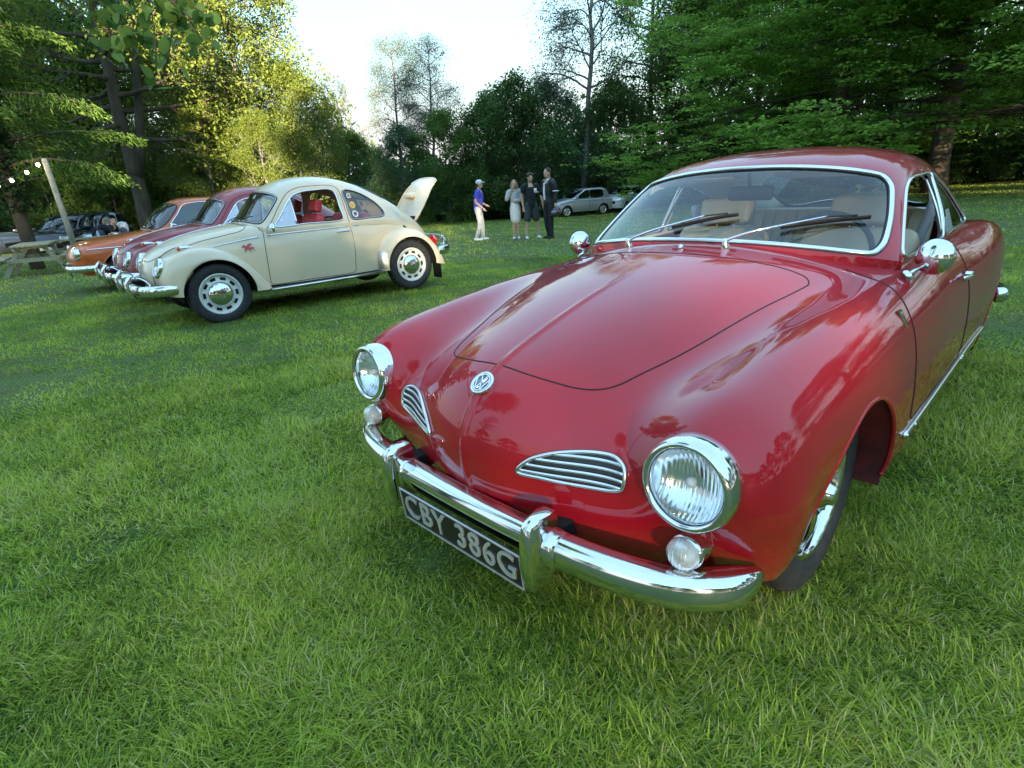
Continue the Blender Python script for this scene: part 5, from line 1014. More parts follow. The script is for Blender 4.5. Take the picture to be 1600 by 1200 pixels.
        seat = obj('front_seat', *pad([(xc-.95, s*.35, .55), (xc-1.0, s*.35, .8), (xc-1.08, s*.35, belt+.15)], .23, .07), mat('dark_seat', (.04, .04, .045), .7), root); obj('headrest', *pad([(xc-1.09, s*.35, belt+.17), (xc-1.10, s*.35, belt+.25), (xc-1.11, s*.35, belt+.33)], .12, .05), mat('dark_seat', (0, 0, 0)), seat)
    obj('cabin_floor', *box((xc-1.1, 0, .42), (2.0, 1.6*w, .05)), DARK, root, smooth=False); obj('underbody', *box(((xf_+xr)/2, 0, sill+.06), (xf_-xr-.5, 1.3*w, .05)), DARK, root, smooth=False); obj('dashboard', *box((xc-.25, 0, belt-.06), (.3, 1.6*w, .1), .03), BLACK, root); obj('inner_trim', *box((xc-1.1, 0, .66), (1.9, 1.66*w, .4)), DARK, root, smooth=False)
    pm = Matrix(((0, 0, 1, xf_+.02), (1, 0, 0, 0), (0, 1, 0, sp.get('plz', .42)), (0, 0, 0, 1)))
    obj('number_plate', *xf(box((0, 0, 0), (.52, .11, .012)), pm), sp.get('plate', mat('plate_white', (.75, .76, .74), .4)), root, smooth=False)
    if 'grille' in sp: obj('grille', *box((xf_+.0, 0, sp['grille']), (.05, w*1.0, .16), .02), BLACK, root)
    if 'bumper' in sp:
        f = 1
        for nm, x0, ff in (('front_bumper', xf_+.06, 1), ('rear_bumper', xr-.04, -1)):
            pts = [(x0-ff*.42, -w*1.01, .44), (x0-ff*.2, -w*.98, .44), (x0-ff*.06, -w*.78, .44), (x0, 0, .44), (x0-ff*.06, w*.78, .44), (x0-ff*.2, w*.98, .44), (x0-ff*.42, w*1.01, .44)]
            obj(nm, *sweep(bez(pts, 50), [(ff*a, c) for a, c in [(-.01, .055), (.02, .05), (.04, .02), (.04, -.02), (.02, -.05), (-.01, -.055)]], False, (0, 0, 1)), CHROME, root)
    if 'strip' in sp:
        for s in (1, -1):
            xs = np.linspace(xf_-.25, xr+.3, 50); p, n = newton(Sb, np.stack([xs, 0*xs+sp['strip']], 1), (0, 2), P, us, vs, lambda Q: Q[:, 1] > w*.7); n *= np.sign(n[:, 1:2]); obj('side_strip', *sweep((p+n*.002)*[1, s, 1], FLAT(.009, .006), False, n*[1, s, 1]), CHROME, root)
    return root
ORANGE = mat('orange_paint', (.64, .115, .016), .4, 0, .9, .04, var=.05, vscale=3)
p_ = bug_at(.22, 5.0)
gcar('vintage_saloon_car', 'orange vintage saloon with chrome bumper parked beside the picnic table', (p_[0], p_[1], float(gz(*p_))), BT[2], ORANGE,
     dict(xf=.74, xr=-3.30, w=.80, zf=.80, zc=.955, xc=-.45, xwt=-.92, zr=1.46, xrt=-2.15, xrb=-2.75, zd=.95, zt=.86, belt=.93, sill=.30, wb=2.4, wr=.315, ny=.83, rw=.74, doors=[(-.62, -1.72)], round_lamp=True, bumper=1, strip=.74, trim=CHROME, rim=mat('wheel_grey', (.5, .5, .5), .35, .4), alloy=False, handle=CHROME, mirror=CHROME, tint=(.8, .84, .82), glass='saloon_glass', plate=PLATEBLK, plz=.34,
          wins=[[(-.80, .965), (-.98, 1.20), (-1.10, 1.34), (-1.20, 1.365), (-1.62, 1.365), (-1.68, 1.34), (-1.70, .98), (-1.66, .963)], [(-1.80, .975), (-1.78, 1.34), (-1.84, 1.36), (-2.15, 1.32), (-2.42, 1.06), (-2.43, .985), (-2.38, .965), (-1.85, .963)]]))
HATCH = dict(xf=.76, xr=-3.30, w=.83, zf=.86, zc=1.02, xc=-.25, xwt=-1.05, zr=1.54, xrt=-3.0, xrb=-3.22, zd=1.0, zt=.98, belt=1.0, sill=.26, wb=2.49, wr=.31, rw=.80, doors=[(-.45, -1.45), (-1.47, -2.35)], grille=.60, tint=(.12, .13, .13), wins=[[(-.72, 1.04), (-1.05, 1.30), (-1.25, 1.41), (-1.40, 1.43), (-1.47, 1.41), (-1.47, 1.06), (-1.42, 1.035)], [(-1.56, 1.05), (-1.55, 1.41), (-1.62, 1.435), (-2.30, 1.43), (-2.36, 1.40), (-2.40, 1.07), (-2.35, 1.045)], [(-2.48, 1.08), (-2.46, 1.39), (-2.52, 1.42), (-2.85, 1.38), (-2.93, 1.30), (-2.90, 1.12), (-2.84, 1.08)]])
def spot(px, D, py=None):
    """point on the field at depth D in front of the camera along the bearing of image column px"""
    h = 286-(px-800)*math.tan(-ROLL)
    d = ray(px, h if py is None else py); k = D/d[1]; x, y = d[0]*k, d[1]*k
    return (x, y, float(gz(x, y)))
def car_spot(px, D): q = spot(px, D); return q
gcar('hatchback_car', 'silver five door hatchback parked by the trees just behind the tall person in black', spot(876, 34.5), R(-161), mat('silver_paint', (.56, .57, .59), .32, .6, .6), dict(HATCH, xr=-3.05, xrt=-2.72, xrb=-2.97, wb=2.38, wins=HATCH['wins'][:2]))
gcar('hatchback_car', 'white car parked by the trees, nose half hidden behind the red coupe windshield', spot(960, 35.5), R(-126), mat('white_paint', (.74, .76, .80), .3, 0, .7), dict(HATCH, zr=1.5, grille=.62))
for px, D, rz, lab, pt in ((-10, 22.5, -20, 'silver grey car cut off by the left edge of the picture', mat('grey_paint', (.30, .30, .31), .35, .5, .5)), (72, 21.5, -78, 'black car behind the wooden post of the string lights', mat('black_paint', (.012, .012, .014), .25, 0, .9)), (108, 22.5, -78, 'dark blue car between the light post and the people at the left', mat('navy_paint', (.015, .02, .04), .25, 0, .9)), (142, 23, -60, 'pale blue white car behind the two people bending over', mat('pale_paint', (.62, .68, .74), .3, 0, .7))):
    gcar('hatchback_car', lab, spot(px, D), R(rz), pt, HATCH)
WOOD = mat('weathered_wood', (.36, .33, .22), .8, var=.3, vscale=6, bump=.3, bscale=40, stretch=(1, 8, 8))
WOODG = mat('greyed_wood', (.27, .25, .19), .85, var=.28, vscale=9, bump=.35, bscale=30, stretch=(6, 6, .6))
def plank(name, a, b, w, t, parent, up=(0, 0, 1), material=None):
    return obj(name, *sweep([a, b], [(-w/2, -t/2), (w/2, -t/2), (w/2, t/2), (-w/2, t/2)], False, up), material or WOOD, parent, smooth=False)
def picnic(label, loc, rz):
    t = thing('picnic_table', label, 'table', loc, rz, None)
    L = 1.8
    for i in range(5): plank('table_board', (-L/2, -.30+i*.15, .735), (L/2, -.30+i*.15, .735), .14, .038, t)
    for s in (1, -1):
        for k in (0, 1): plank('bench_board', (-L/2, s*(.60+k*.145), .445), (L/2, s*(.60+k*.145), .445), .135, .038, t)
        ex = s*(L/2-.22)
        for q in (1, -1): plank('leg', (ex, q*.22, .71), (ex, q*.66, .0), .095, .045, t, (1, 0, 0))
        plank('seat_beam', (ex+s*.045, -.76, .40), (ex+s*.045, .76, .40), .045, .10, t)
        plank('top_batten', (ex+s*.045, -.34, .685), (ex+s*.045, .34, .685), .045, .07, t)
        plank('brace', (ex-s*.02, 0, .40), (ex-s*.55, 0, .70), .07, .04, t, (0, 1, 0))
    return t
q = spot(36, 14.6); picnic('weathered wooden picnic table at the left edge beside the orange car', q, R(122))
q = spot(112, 18.0); picnic('second picnic table just behind the first, partly hidden', q, R(40))
q = spot(99, 14.0)
post = thing('light_post', 'slender pale wooden post holding up the string lights', 'post', q, 0)
obj('pole', *tube([(0, 0, -.1), (-.02, 0, 1.2), (-.07, 0, 2.62)], .066, 14, False, [1, .95, .85]), WOODG, post); obj('hook', *tube([(-.07, 0, 2.60), (-.10, -.02, 2.66), (-.15, -.03, 2.64)], .012, 6), BLACK, post)
ls = thing('string_lights', 'string of small glowing bulbs strung from the post to the trees', 'string lights', (q[0], q[1], q[2]), 0)
A = np.array([-.12, 0, 2.63]); Bp = np.array([-3.6, -1.2, 2.62])
tt = np.linspace(0, 1, 40); cab = A+(Bp-A)*tt[:, None]+np.array([0, 0, -.62])*(4*tt*(1-tt))[:, None]
obj('cable', *tube(cab, .007, 5), BLACK, ls)
BULB = mat('glowing_bulb', (1, .9, .7), .3, emit=(1, .85, .6), estr=9)
for t_ in (.03, .10, .19, .27, .33, .44, .55, .68, .82):
    c = A+(Bp-A)*t_+np.array([0, 0, -.62*4*t_*(1-t_)]); bl = obj('bulb', *xf(lathe([(.0005, -.105), (.022, -.095), (.034, -.07), (.030, -.045), (.018, -.03)], 12, 'z'), Matrix.Translation(tuple(c))), BULB, ls)
    obj('bulb_socket', *xf(lathe([(.018, -.032), (.018, .0), (.0005, .004)], 8, 'z'), Matrix.Translation(tuple(c))), BLACK, bl)
SKIN = mat('skin', (.55, .32, .22), .55, var=.08, vscale=20)
def cap(pts, rad, k=10, ry=None):
    """closed rounded limb through the points with radii"""
    pts = np.asarray(pts, float); rad = np.asarray(rad, float)
    P = bez(pts, 6*len(pts)); t = np.linspace(0, 1, len(P)); L = np.concatenate([[0], np.cumsum(np.linalg.norm(np.diff(pts, axis=0), axis=1))]); L /= L[-1]; r = np.interp(t, L, rad)
    d0 = P[0]-P[1]; d0 /= np.linalg.norm(d0)+1e-9; d1 = P[-1]-P[-2]; d1 /= np.linalg.norm(d1)+1e-9
    P = np.vstack([P[0]+d0*r[0]*.95, P[0]+d0*r[0]*.6, P, P[-1]+d1*r[-1]*.6, P[-1]+d1*r[-1]*.95]); r = np.concatenate([[r[0]*.3, r[0]*.8], r, [r[-1]*.8, r[-1]*.3]])
    return sweep(P, circ(1., k, ry or 1.), False, (1, 0, 0) if abs((P[-1]-P[0])[0]) < .7*np.linalg.norm(P[-1]-P[0]) else (0, 1, 0), True, r)
def ell(c, r, n=14):
    a = np.linspace(0, PI, n); v, f = lathe([(max(1e-4, math.sin(t)), -math.cos(t)) for t in a], 16, 'z'); return np.asarray(v)*r+np.asarray(c), f
def solid(name, parts, material, parent, voxel=.014, smooth=4):
    v, f = join(*parts); o = obj(name, v, f, material, parent)
    md = o.modifiers.new('r', 'REMESH'); md.mode = 'VOXEL'; md.voxel_size = voxel; ms = o.modifiers.new('s', 'SMOOTH'); ms.iterations = smooth; ms.factor = .5
    bpy.context.view_layer.update(); dg = bpy.context.evaluated_depsgraph_get(); me = bpy.data.meshes.new_from_object(o.evaluated_get(dg)); o.modifiers.clear(); old = o.data; o.data = me; bpy.data.meshes.remove(old)
    me.polygons.foreach_set('use_smooth', np.ones(len(me.polygons), dtype=bool)); return o
def person(label, loc, rz, H, J, look=0., hair=None, top=None, bottom=None, shoes=None, sleeves=.5, legs=1., female=False, dress=False, topm_len=0.):
    t = thing('person', label, 'person', loc, rz, None); k = H/1.78; t.scale = (k, k, k); A = lambda *p: np.array(p, float)
    tr = A(*J.get('lean', (0, 0, 0))); sh = .185 if not female else .165
    nk = A(.0, 0, 1.50)+tr; hd = A(.035, 0, 1.665)+tr*1.12
    JJ = {}
    for s, n in ((1, 'L'), (-1, 'R')):
        S_ = A(0, s*sh, 1.435)+tr; E_ = A(*J['elb'+n]); W_ = A(*J['wri'+n]); K_ = A(*J.get('kne'+n, (.03, s*.10, .50))); N_ = A(*J.get('ank'+n, (-.02, s*.11, .085)))
        JJ[n] = (S_, E_, W_, K_, N_)
    body = [cap([(0, 0, .93), (0, 0, 1.08), tr*.6+A(0, 0, 1.22), tr*.95+A(0, 0, 1.40)], [.125, .115 if not female else .10, .13, .12], 14, 1.0), cap([nk-A(0, 0, .06), hd-A(.03, 0, .05)], [.058, .052])]
    body += [ell(hd, (.098, .078, .118)), ell(hd+A(.03, 0, -.06), (.066, .056, .062)), ell(hd+A(.103, 0, -.012), (.016, .013, .024))]
    for s in (1, -1): body.append(ell(hd+A(-.01, s*.079, -.005), (.02, .010, .03)))
    fem = []
    for n, s in (('L', 1), ('R', -1)):
        S_, E_, W_, K_, N_ = JJ[n]
        body += [cap([S_-A(0, s*.08, 0), S_, S_*.5+E_*.5, E_, E_*.45+W_*.55, W_], [.07, .062, .047, .039, .037, .027])]
        hdv = (W_-E_)/np.linalg.norm(W_-E_); sd = np.cross(hdv, A(1, 0, 0)); sd = sd/(np.linalg.norm(sd)+1e-6) if np.linalg.norm(sd) > .2 else A(0, 1, 0); up = np.cross(sd, hdv)
        body.append(cap([W_, W_+hdv*.045, W_+hdv*.085], [.026, .036, .034]))
        for i, (o_, l_) in enumerate(((-.03, .062), (-.010, .074), (.010, .070), (.029, .054))): b0 = W_+hdv*.09+sd*o_; body.append(cap([b0, b0+hdv*l_*.55+up*.004, b0+hdv*l_+up*.022], [.0105, .0095, .008], 6))
        b0 = W_+hdv*.035+sd*(-.034); body.append(cap([b0, b0-sd*.026+hdv*.03, b0-sd*.030+hdv*.062+up*.012], [.012, .011, .009], 6))
        body += [cap([(0, s*.085, .93), (.01, s*.095, .80), K_+A(0, 0, .03), K_*.62+N_*.38+A(-.018, 0, 0), N_], [.098, .085, .056, .054, .037])]
        body += [cap([N_+A(-.035, 0, -.04), N_+A(.05, s*.006, -.05), N_+A(.15, s*.015, -.06)], [.036, .036, .026])]
    b = solid('body', body, SKIN, t)
    for s in (1, -1):
        obj('eye', *ell(hd+A(.083, s*.030, .014), (.012, .013, .009), 8), mat('eye_dark', (.05, .04, .035), .3), b)
    obj('mouth', *ell(hd+A(.089, 0, -.062), (.008, .024, .006), 8), mat('lips', (.42, .16, .13), .5), b)
    if top:
        g = [cap([(0, 0, .93-topm_len), (0, 0, 1.08), tr*.6+A(0, 0, 1.22), tr*.95+A(0, 0, 1.40), nk-A(0, 0, .075)], [.148, .138, .150, .145, .085], 14)]
        for n, s in (('L', 1), ('R', -1)):
            S_, E_, W_ = JJ[n][:3]; g.append(cap([S_-A(0, s*.08, 0), S_, E_] if sleeves >= .9 else [S_-A(0, s*.08, 0), S_, S_*(1-sleeves)+E_*sleeves], [.09, .082, .062 if sleeves >= .9 else .072]))
            if sleeves > 1: g.append(cap([E_, E_*.12+W_*.88], [.062, .046]))
        solid('shirt' if not female else 'cardigan', g, top, t)
    if bottom:
        g = [cap([(0, 0, .99), (0, 0, .93)], [.142, .142], 14)]
        for n, s in (('L', 1), ('R', -1)):
            K_, N_ = JJ[n][3:]
            if legs >= 1: g.append(cap([(0, s*.085, .93), (.01, s*.095, .80), K_, N_+A(0, 0, .02)], [.112, .10, .078, .062]))
            else: g.append(cap([(0, s*.085, .93), (.01, s*.1, .75), K_*.75+A(.0, s*.1, .72)*.25], [.115, .112, .10]))
        solid('trousers' if legs >= 1 else 'shorts', g, bottom, t)
    if dress: solid('dress', [cap([(.01, 0, .62), (.01, 0, .80), (.01, 0, .98), (.01, 0, 1.15), (0.01, 0, 1.36)], [.165, .168, .15, .125, .12], 16)], dress, t)
    if shoes:
        for n, s in (('L', 1), ('R', -1)):
            N_ = JJ[n][4]; sh_ = solid('shoe', [cap([N_+A(-.045, 0, -.040), N_+A(.05, s*.006, -.048), N_+A(.155, s*.015, -.055)], [.046, .048, .036])], shoes, t, .012, 2)
    if hair == 'cap':
        c = solid('cap', [ell(hd+A(-.012, 0, .05), (.106, .088, .082))], mat('cap_white', (.72, .72, .74), .8, var=.5, vscale=14), t, .012, 2); obj('cap_peak', *xf(ell((0, 0, 0), (.075, .07, .012)), rotm('Y', R(8), tuple(hd+A(.105, 0, .055)))), mat('cap_white', (0, 0, 0)), c)
        solid('hair', [ell(hd+A(-.035, 0, -.01), (.075, .079, .09))], mat('hair_brown', (.06, .035, .02), .7), t, .012, 2)
    elif hair:
        hm, kind = hair; g = [ell(hd+A(-.022, 0, .035), (.098, .086, .100))]
        if kind == 'long': g += [cap([hd+A(-.05, s*.06, .02), hd+A(-.03, s*.085, -.10), hd+A(.01, s*.095, -.23)], [.05, .045, .03]) for s in (1, -1)]+[cap([hd+A(-.07, 0, 0), hd+A(-.07, 0, -.2)], [.07, .07])]
        if kind == 'curly': g += [ell(hd+A(.03*math.cos(a)*2.2, .075*math.sin(a), .075+.02*math.cos(3*a)), (.042, .038, .045), 8) for a in np.linspace(0, 6.28, 9)]
        solid('hair', g, hm, t, .012, 2)
    return t
WHITE = mat('white_cotton', (.72, .72, .73), .8); BLACKC = mat('black_cotton', (.018, .018, .022), .85, var=.2, vscale=9)
HBR = mat('hair_brown', (.06, .035, .02), .7); HFA = mat('hair_fair', (.26, .16, .08), .7)
q = spot(745, 17.2); person('person in a violet blue T-shirt, pale grey trousers and white cap, standing side on', q, R(-8), 1.70, dict(elbL=(-.02, .24, 1.16), wriL=(.20, .17, 1.05), elbR=(-.03, -.25, 1.16), wriR=(.17, -.24, .97), kneL=(.06, .10, .50), ankL=(.06, .11, .085), ankR=(-.10, -.11, .085), lean=(.04, 0, 0)), 0, 'cap', mat('purple_cotton', (.065, .075, .50), .8, var=.12, vscale=7), mat('grey_trousers', (.50, .49, .48), .85, var=.12, vscale=8), WHITE, .55)
q = spot(803, 16.6); w = person('person in a light grey cardigan over a white dress with one hand at the mouth', q, R(-95), 1.62, dict(elbL=(.05, .24, 1.17), wriL=(.20, .06, 1.16), elbR=(.06, -.25, 1.22), wriR=(.15, -.06, 1.52), ankL=(-.02, .07, .085), ankR=(-.02, -.07, .085), kneL=(.03, .075, .5), kneR=(.03, -.075, .5)), 0, (HFA, 'long'), mat('grey_knit', (.42, .42, .43), .9, var=.15, vscale=12), None, WHITE, 2, 1, True, mat('white_dress', (.66, .66, .64), .85), .12)
q = spot(828, 16.4); person('person in a black polo shirt and black shorts with curly dark hair', q, R(-80), 1.76, dict(elbL=(-.02, .30, 1.17), wriL=(.06, .34, .92), elbR=(-.04, -.25, 1.15), wriR=(.02, -.23, .90), ankL=(-.02, .20, .085), ankR=(.03, -.16, .085), kneL=(.02, .15, .5), kneR=(.04, -.13, .5)), 0, (HBR, 'curly'), BLACKC, mat('charcoal_shorts', (.045, .047, .055), .85, var=.15, vscale=9), WHITE, .45, .5)
q = spot(857, 15.9); p4 = person('tall person in a black leather jacket with white collar, holding a helmet and cup', q, R(-150), 1.84, dict(elbL=(-.05, .25, 1.16), wriL=(-.02, .26, .92), elbR=(.02, -.25, 1.15), wriR=(.24, -.16, 1.20), ankL=(.02, .09, .085), ankR=(-.03, -.09, .085)), 0, (HBR, 'short'), mat('black_leather', (.02, .02, .022), .4, var=.3, vscale=12, bump=.2, bscale=30), BLACKC, BLACKC, 2)
obj('collar', *tube([(.055*math.cos(a)+.02, .085*math.sin(a), 1.47+.02*math.sin(a*2)) for a in np.linspace(0, 2*PI, 20, endpoint=False)], .028, 8, True), WHITE, p4)
obj('shirt_front', *cap([(.135, 0, 1.40), (.150, 0, 1.20), (.142, 0, 1.02)], [.03, .03, .03]), WHITE, p4)
obj('arm_band', *tube([(-.045+.072*math.cos(a), .245+.072*math.sin(a), 1.215) for a in np.linspace(0, 2*PI, 16, endpoint=False)], .016, 6, True), WHITE, p4)
def local(o, p): return o.matrix_basis @ Vector(p)
bpy.context.view_layer.update()
hp_ = local(p4, (.0, .30, .70)); hel = thing('crash_helmet', 'black and red motorcycle helmet hanging from the tall person hand', 'helmet', tuple(hp_), R(-150))
sh = solid('helmet_shell', [ell((0, 0, 0), (.135, .12, .13)), ell((.04, 0, -.05), (.11, .105, .09))], mat('helmet_black', (.03, .03, .035), .2, coat=.8), hel, .012, 2)
obj('helmet_stripe', *ell((-.012, 0, .006), (.13, .1235, .075)), mat('helmet_red', (.45, .03, .03), .25, coat=.8), hel); obj('visor', *ell((.05, 0, .0), (.10, .112, .05)), mat('visor_grey', (.25, .26, .28), .1, .4), hel)
cp_ = local(p4, (.335, -.13, 1.245)); cup = thing('paper_cup', 'white paper cup in the raised hand of the tall person', 'cup', tuple(cp_), 0); obj('cup_body', *lathe([(.0005, -.055), (.028, -.055), (.040, .055), (.037, .055), (.026, -.05), (.0005, -.048)], 20, 'z'), WHITE, cup); obj('cup_lid', *lathe([(.042, .052), (.042, .060), (.034, .066), (.0005, .066)], 20, 'z'), WHITE, cup)
q = spot(184, 20.5); person('person in a white shirt bending forward behind the orange car', (q[0], q[1], q[2]), R(200), 1.72, dict(elbL=(.50, .25, .82), wriL=(.62, .18, .66), elbR=(.50, -.25, .82), wriR=(.62, -.18, .66), lean=(.42, 0, -.36)), 0, (mat('hair_grey', (.30, .27, .24), .7), 'short'), WHITE, mat('blue_denim', (.08, .11, .2), .85), BLACKC, .5)
q = spot(150, 20.0); person('person in a black shirt with a bare shaved head behind the orange car', (q[0], q[1], q[2]), R(10), 1.66, dict(elbL=(.42, .26, .84), wriL=(.56, .2, .7), elbR=(.42, -.26, .84), wriR=(.56, -.2, .7), lean=(.36, 0, -.34)), 0, None, BLACKC, mat('blue_denim', (0, 0, 0)), BLACKC, .5)
TR = np.random.default_rng(11)
def rv(n): v = TR.normal(size=(n, 3)); return v/np.linalg.norm(v, axis=1)[:, None]
def leaves(pts, size, asp=.55, flat=.6, droop=0., vary=.45, dirs=None, fold=.18):
    """one folded leaf (two triangles) at each point"""
    n = len(pts); nrm = rv(n)*(1-flat)+np.array([0, 0, 1.])*flat; nrm /= np.linalg.norm(nrm, axis=1)[:, None]
    d = rv(n) if dirs is None else dirs+rv(n)*.5; d[:, 2] -= droop
    d -= nrm*(d*nrm).sum(1)[:, None]*(.85); d /= np.linalg.norm(d, axis=1)[:, None]+1e-9
    s = np.cross(nrm, d); s /= np.linalg.norm(s, axis=1)[:, None]+1e-9
    L = size*(1+vary*TR.uniform(-1, 1, n)); L, Wd = L[:, None], (L*asp*.5)[:, None]
    V = np.stack([pts-d*L*.5, pts+s*Wd+nrm*L*fold, pts+d*L*.5, pts-s*Wd+nrm*L*fold], 1)
    b = (np.arange(n)*4)[:, None]; F = np.concatenate([b+np.array([[0, 1, 2]]), b+np.array([[0, 2, 3]])]); return V.reshape(-1, 3), F
class Tree:
    def __init__(s): s.tubes = []; s.tips = []; s.tdir = []
    def branch(s, p, d, L, r, lvl, maxl, spread, up, wob=.12, nchild=(5, 4, 3), seg=6, tiplvl=1, lw=.6):
        pts = [np.array(p, float)]; d = np.array(d, float)/np.linalg.norm(d)
        for i in range(seg):
            d = d+TR.normal(size=3)*wob+np.array([0, 0, up]); d /= np.linalg.norm(d); pts.append(pts[-1]+d*L/seg)
        pts = np.array(pts); s.tubes.append((pts, r, r*.35 if lvl < maxl else r*.2))
        if lvl >= tiplvl:
            q = np.linspace(.25, 1, 2+seg//2)
            for t in q: i = min(int(t*seg), seg-1); s.tips.append(pts[i]+(pts[i+1]-pts[i])*(t*seg-i)); s.tdir.append(d)
        if lvl < maxl:
            for k in range(nchild[min(lvl, len(nchild)-1)]):
                t = TR.uniform(.3, .98); i = min(int(t*seg), seg-1); pp = pts[i]+(pts[i+1]-pts[i])*(t*seg-i); a = TR.normal(size=3); a -= d*(a@d); a /= np.linalg.norm(a); a[2] = a[2]*(1-lw)
                nd = d*math.cos(spread)+a*math.sin(spread); s.branch(pp, nd, L*TR.uniform(.45, .7)*(1.15-.5*t), r*.45, lvl+1, maxl, spread, up, wob, nchild, max(3, seg-2), tiplvl, lw)
    def trunk(s, H, r, lean=(0, 0), wob=.05, seg=12, base=(0, 0, -.2)):
        pts = [np.array(base, float)]; off = np.zeros(2)
        for i in range(1, seg+1):
            t = i/seg; off = off+TR.normal(size=2)*wob*H/seg; pts.append(np.array([base[0]+lean[0]*t*H+off[0], base[1]+lean[1]*t*H+off[1], base[2]+H*t]))
        s.tubes.append((np.array(pts), r, r*.18)); return np.array(pts)
    def wood(s, k=7, rmin=0.):
        V, F, n = [], [], 0
        for pts, r0, r1 in s.tubes:
            if r0 < rmin: continue
            sc = np.linspace(r0, r1, len(pts)); sc[0] *= 1.25 if r0 > .15 else 1
            v, f = tube(pts, 1., k if r0 > .08 else 4, False, sc); V.append(v); F += [tuple(i+n for i in q) for q in f]; n += len(v)
        return np.vstack(V), F
def at_h(pts, t): f = t*(len(pts)-1); i = min(int(f), len(pts)-2); return pts[i]+(pts[i+1]-pts[i])*(f-i)
def make_tree(name, label, loc, rz, sc, wood, crown, bark, leafm, group=None, cat='tree'):
    t = thing(name, label, cat, loc, rz, group); t.scale = (sc, sc, sc)
    for nm, me in (('trunk', wood), ('crown', crown)):
        o = bpy.data.objects.new(nm, me); COL.objects.link(o); o.parent = t
    return t
def tree_meshes(T, npts, per, sig, size, asp, flat, droop, bark, leafm, k=7, sz=None, rmin=.012):
    v, f = T.wood(k, rmin); w = mesh('trunk', v, f, True); w.materials.append(bark)
    tips = np.array(T.tips); dirs = np.array(T.tdir); i = TR.integers(0, len(tips), npts); c = tips[i]+rv(npts)*TR.random((npts, 1))**.4*sig*1.25*np.array([1, 1, sz or 1]); tone = TR.normal(0, .16, npts)
    p = np.repeat(c, per, 0)+rv(npts*per)*TR.random((npts*per, 1))**.4*sig*.8*np.array([1, 1, sz or 1]); p = p[p[:, 2] > .12]
    V, F = leaves(p, size, asp, flat, droop); me = mesh('crown', V, F, False); me.materials.append(leafm)
    tn = np.repeat(tone, per)[:len(p)]; rnd = np.clip(.5+tn+TR.normal(0, .17, len(p)), 0, 1); a = me.attributes.new('rnd', 'FLOAT', 'POINT'); a.data.foreach_set('value', np.repeat(rnd, 4).astype(np.float32))
    return w, me
BARK = mat('bark_brown', (.085, .065, .045), .9, var=.4, vscale=4, bump=.8, bscale=12, stretch=(1, 1, .25))
BARKG = mat('bark_grey', (.17, .155, .13), .9, var=.4, vscale=3, bump=.6, bscale=14, stretch=(1, 1, .4))
L_MID = leaf_mat('leaf_mid', (.055, .115, .024), (.16, .25, .045), .45)
L_YEL = leaf_mat('leaf_spring', (.08, .12, .02), (.22, .26, .045), .45)
L_BEECH = leaf_mat('leaf_beech', (.10, .21, .033), (.34, .52, .085), .52)
L_DARK = leaf_mat('leaf_dark', (.05, .10, .028), (.135, .215, .055), .42)
L_GREY = leaf_mat('leaf_greygreen', (.05, .072, .035), (.12, .15, .075), .35)
L_BLUE = leaf_mat('leaf_bluegreen', (.045, .10, .045), (.125, .21, .09), .4)
L_TWIG = leaf_mat('budding_twig', (.10, .085, .045), (.20, .18, .09), .35)
L_IVY = leaf_mat('leaf_ivy', (.016, .04, .014), (.05, .095, .035), .25)
# --- broadleaf crown templates
def broad(H, r, h0, R0, nb, spread=.7, up=.02, lw=.3, maxl=2, shape=1., low=-.1, lean=(0, 0), wob=.04, fork=False):
    T = Tree(); tr = T.trunk(H*.93, r, lean, wob)
    if fork: T.tubes.append((np.array([at_h(tr, .24), at_h(tr, .34)+[.5, .1, 0], at_h(tr, .55)+[.95, .2, 0], at_h(tr, .85)+[1.3, .2, 0]]), r*.75, r*.15))
    for i in range(nb):
        t = h0+(1-h0)*(i+TR.uniform(0, 1))/nb; p = at_h(tr, t); q = (t-h0)/(1-h0); L = R0*(math.sin(PI*min(1, .18+.82*q**shape))*.85+.25); a = i*2.4+TR.uniform(-.4, .4); el = low+q*.9
        T.branch(p, (math.cos(a)*math.cos(el), math.sin(a)*math.cos(el), math.sin(el)), L, r*.30*(1.1-.6*q), 0, maxl, spread, up, .12, (6, 4, 3), 6, 1, lw)
    return T
T_A = broad(12, .24, .10, 3.4, 26); M_A = tree_meshes(T_A, 4000, 9, .55, .17, .6, .45, .2, BARK, L_MID)
T_Y = broad(13, .22, .04, 3.3, 34); M_Y = tree_meshes(T_Y, 5200, 9, .5, .125, .6, .4, .2, BARKG, L_YEL)
T_S = broad(7, .12, .05, 2.2, 24); M_D = tree_meshes(T_S, 2200, 9, .42, .14, .6, .5, .1, BARK, L_DARK); M_B = tree_meshes(T_S, 2200, 9, .42, .13, .5, .5, .1, BARK, L_BLUE)
T_S2 = broad(8, .12, .05, 2.4, 26); M_M = tree_meshes(T_S2, 2500, 9, .42, .14, .6, .5, .1, BARK, L_MID)
# layered beech: long level limbs with flat sprays
T_L = Tree(); tr = T_L.trunk(15, .42, (0, 0), .03)
for i in range(58):
    t = .17+.81*(i+TR.uniform(0, 1))/58; q = (t-.17)/.81; L = 7.0*(1-q)**.55*TR.uniform(.8, 1.1)+.8; a = i*2.4+TR.uniform(-.4, .4)
    T_L.branch(at_h(tr, t), (math.cos(a), math.sin(a), .10+.35*q), L, .06*(1.1-.8*q), 0, 2, .75, -.022, .09, (9, 5, 3), 8, 1, .80)
M_L = tree_meshes(T_L, 9000, 13, .55, .16, .66, .72, .12, BARK, L_BEECH, 8, .16, .03)
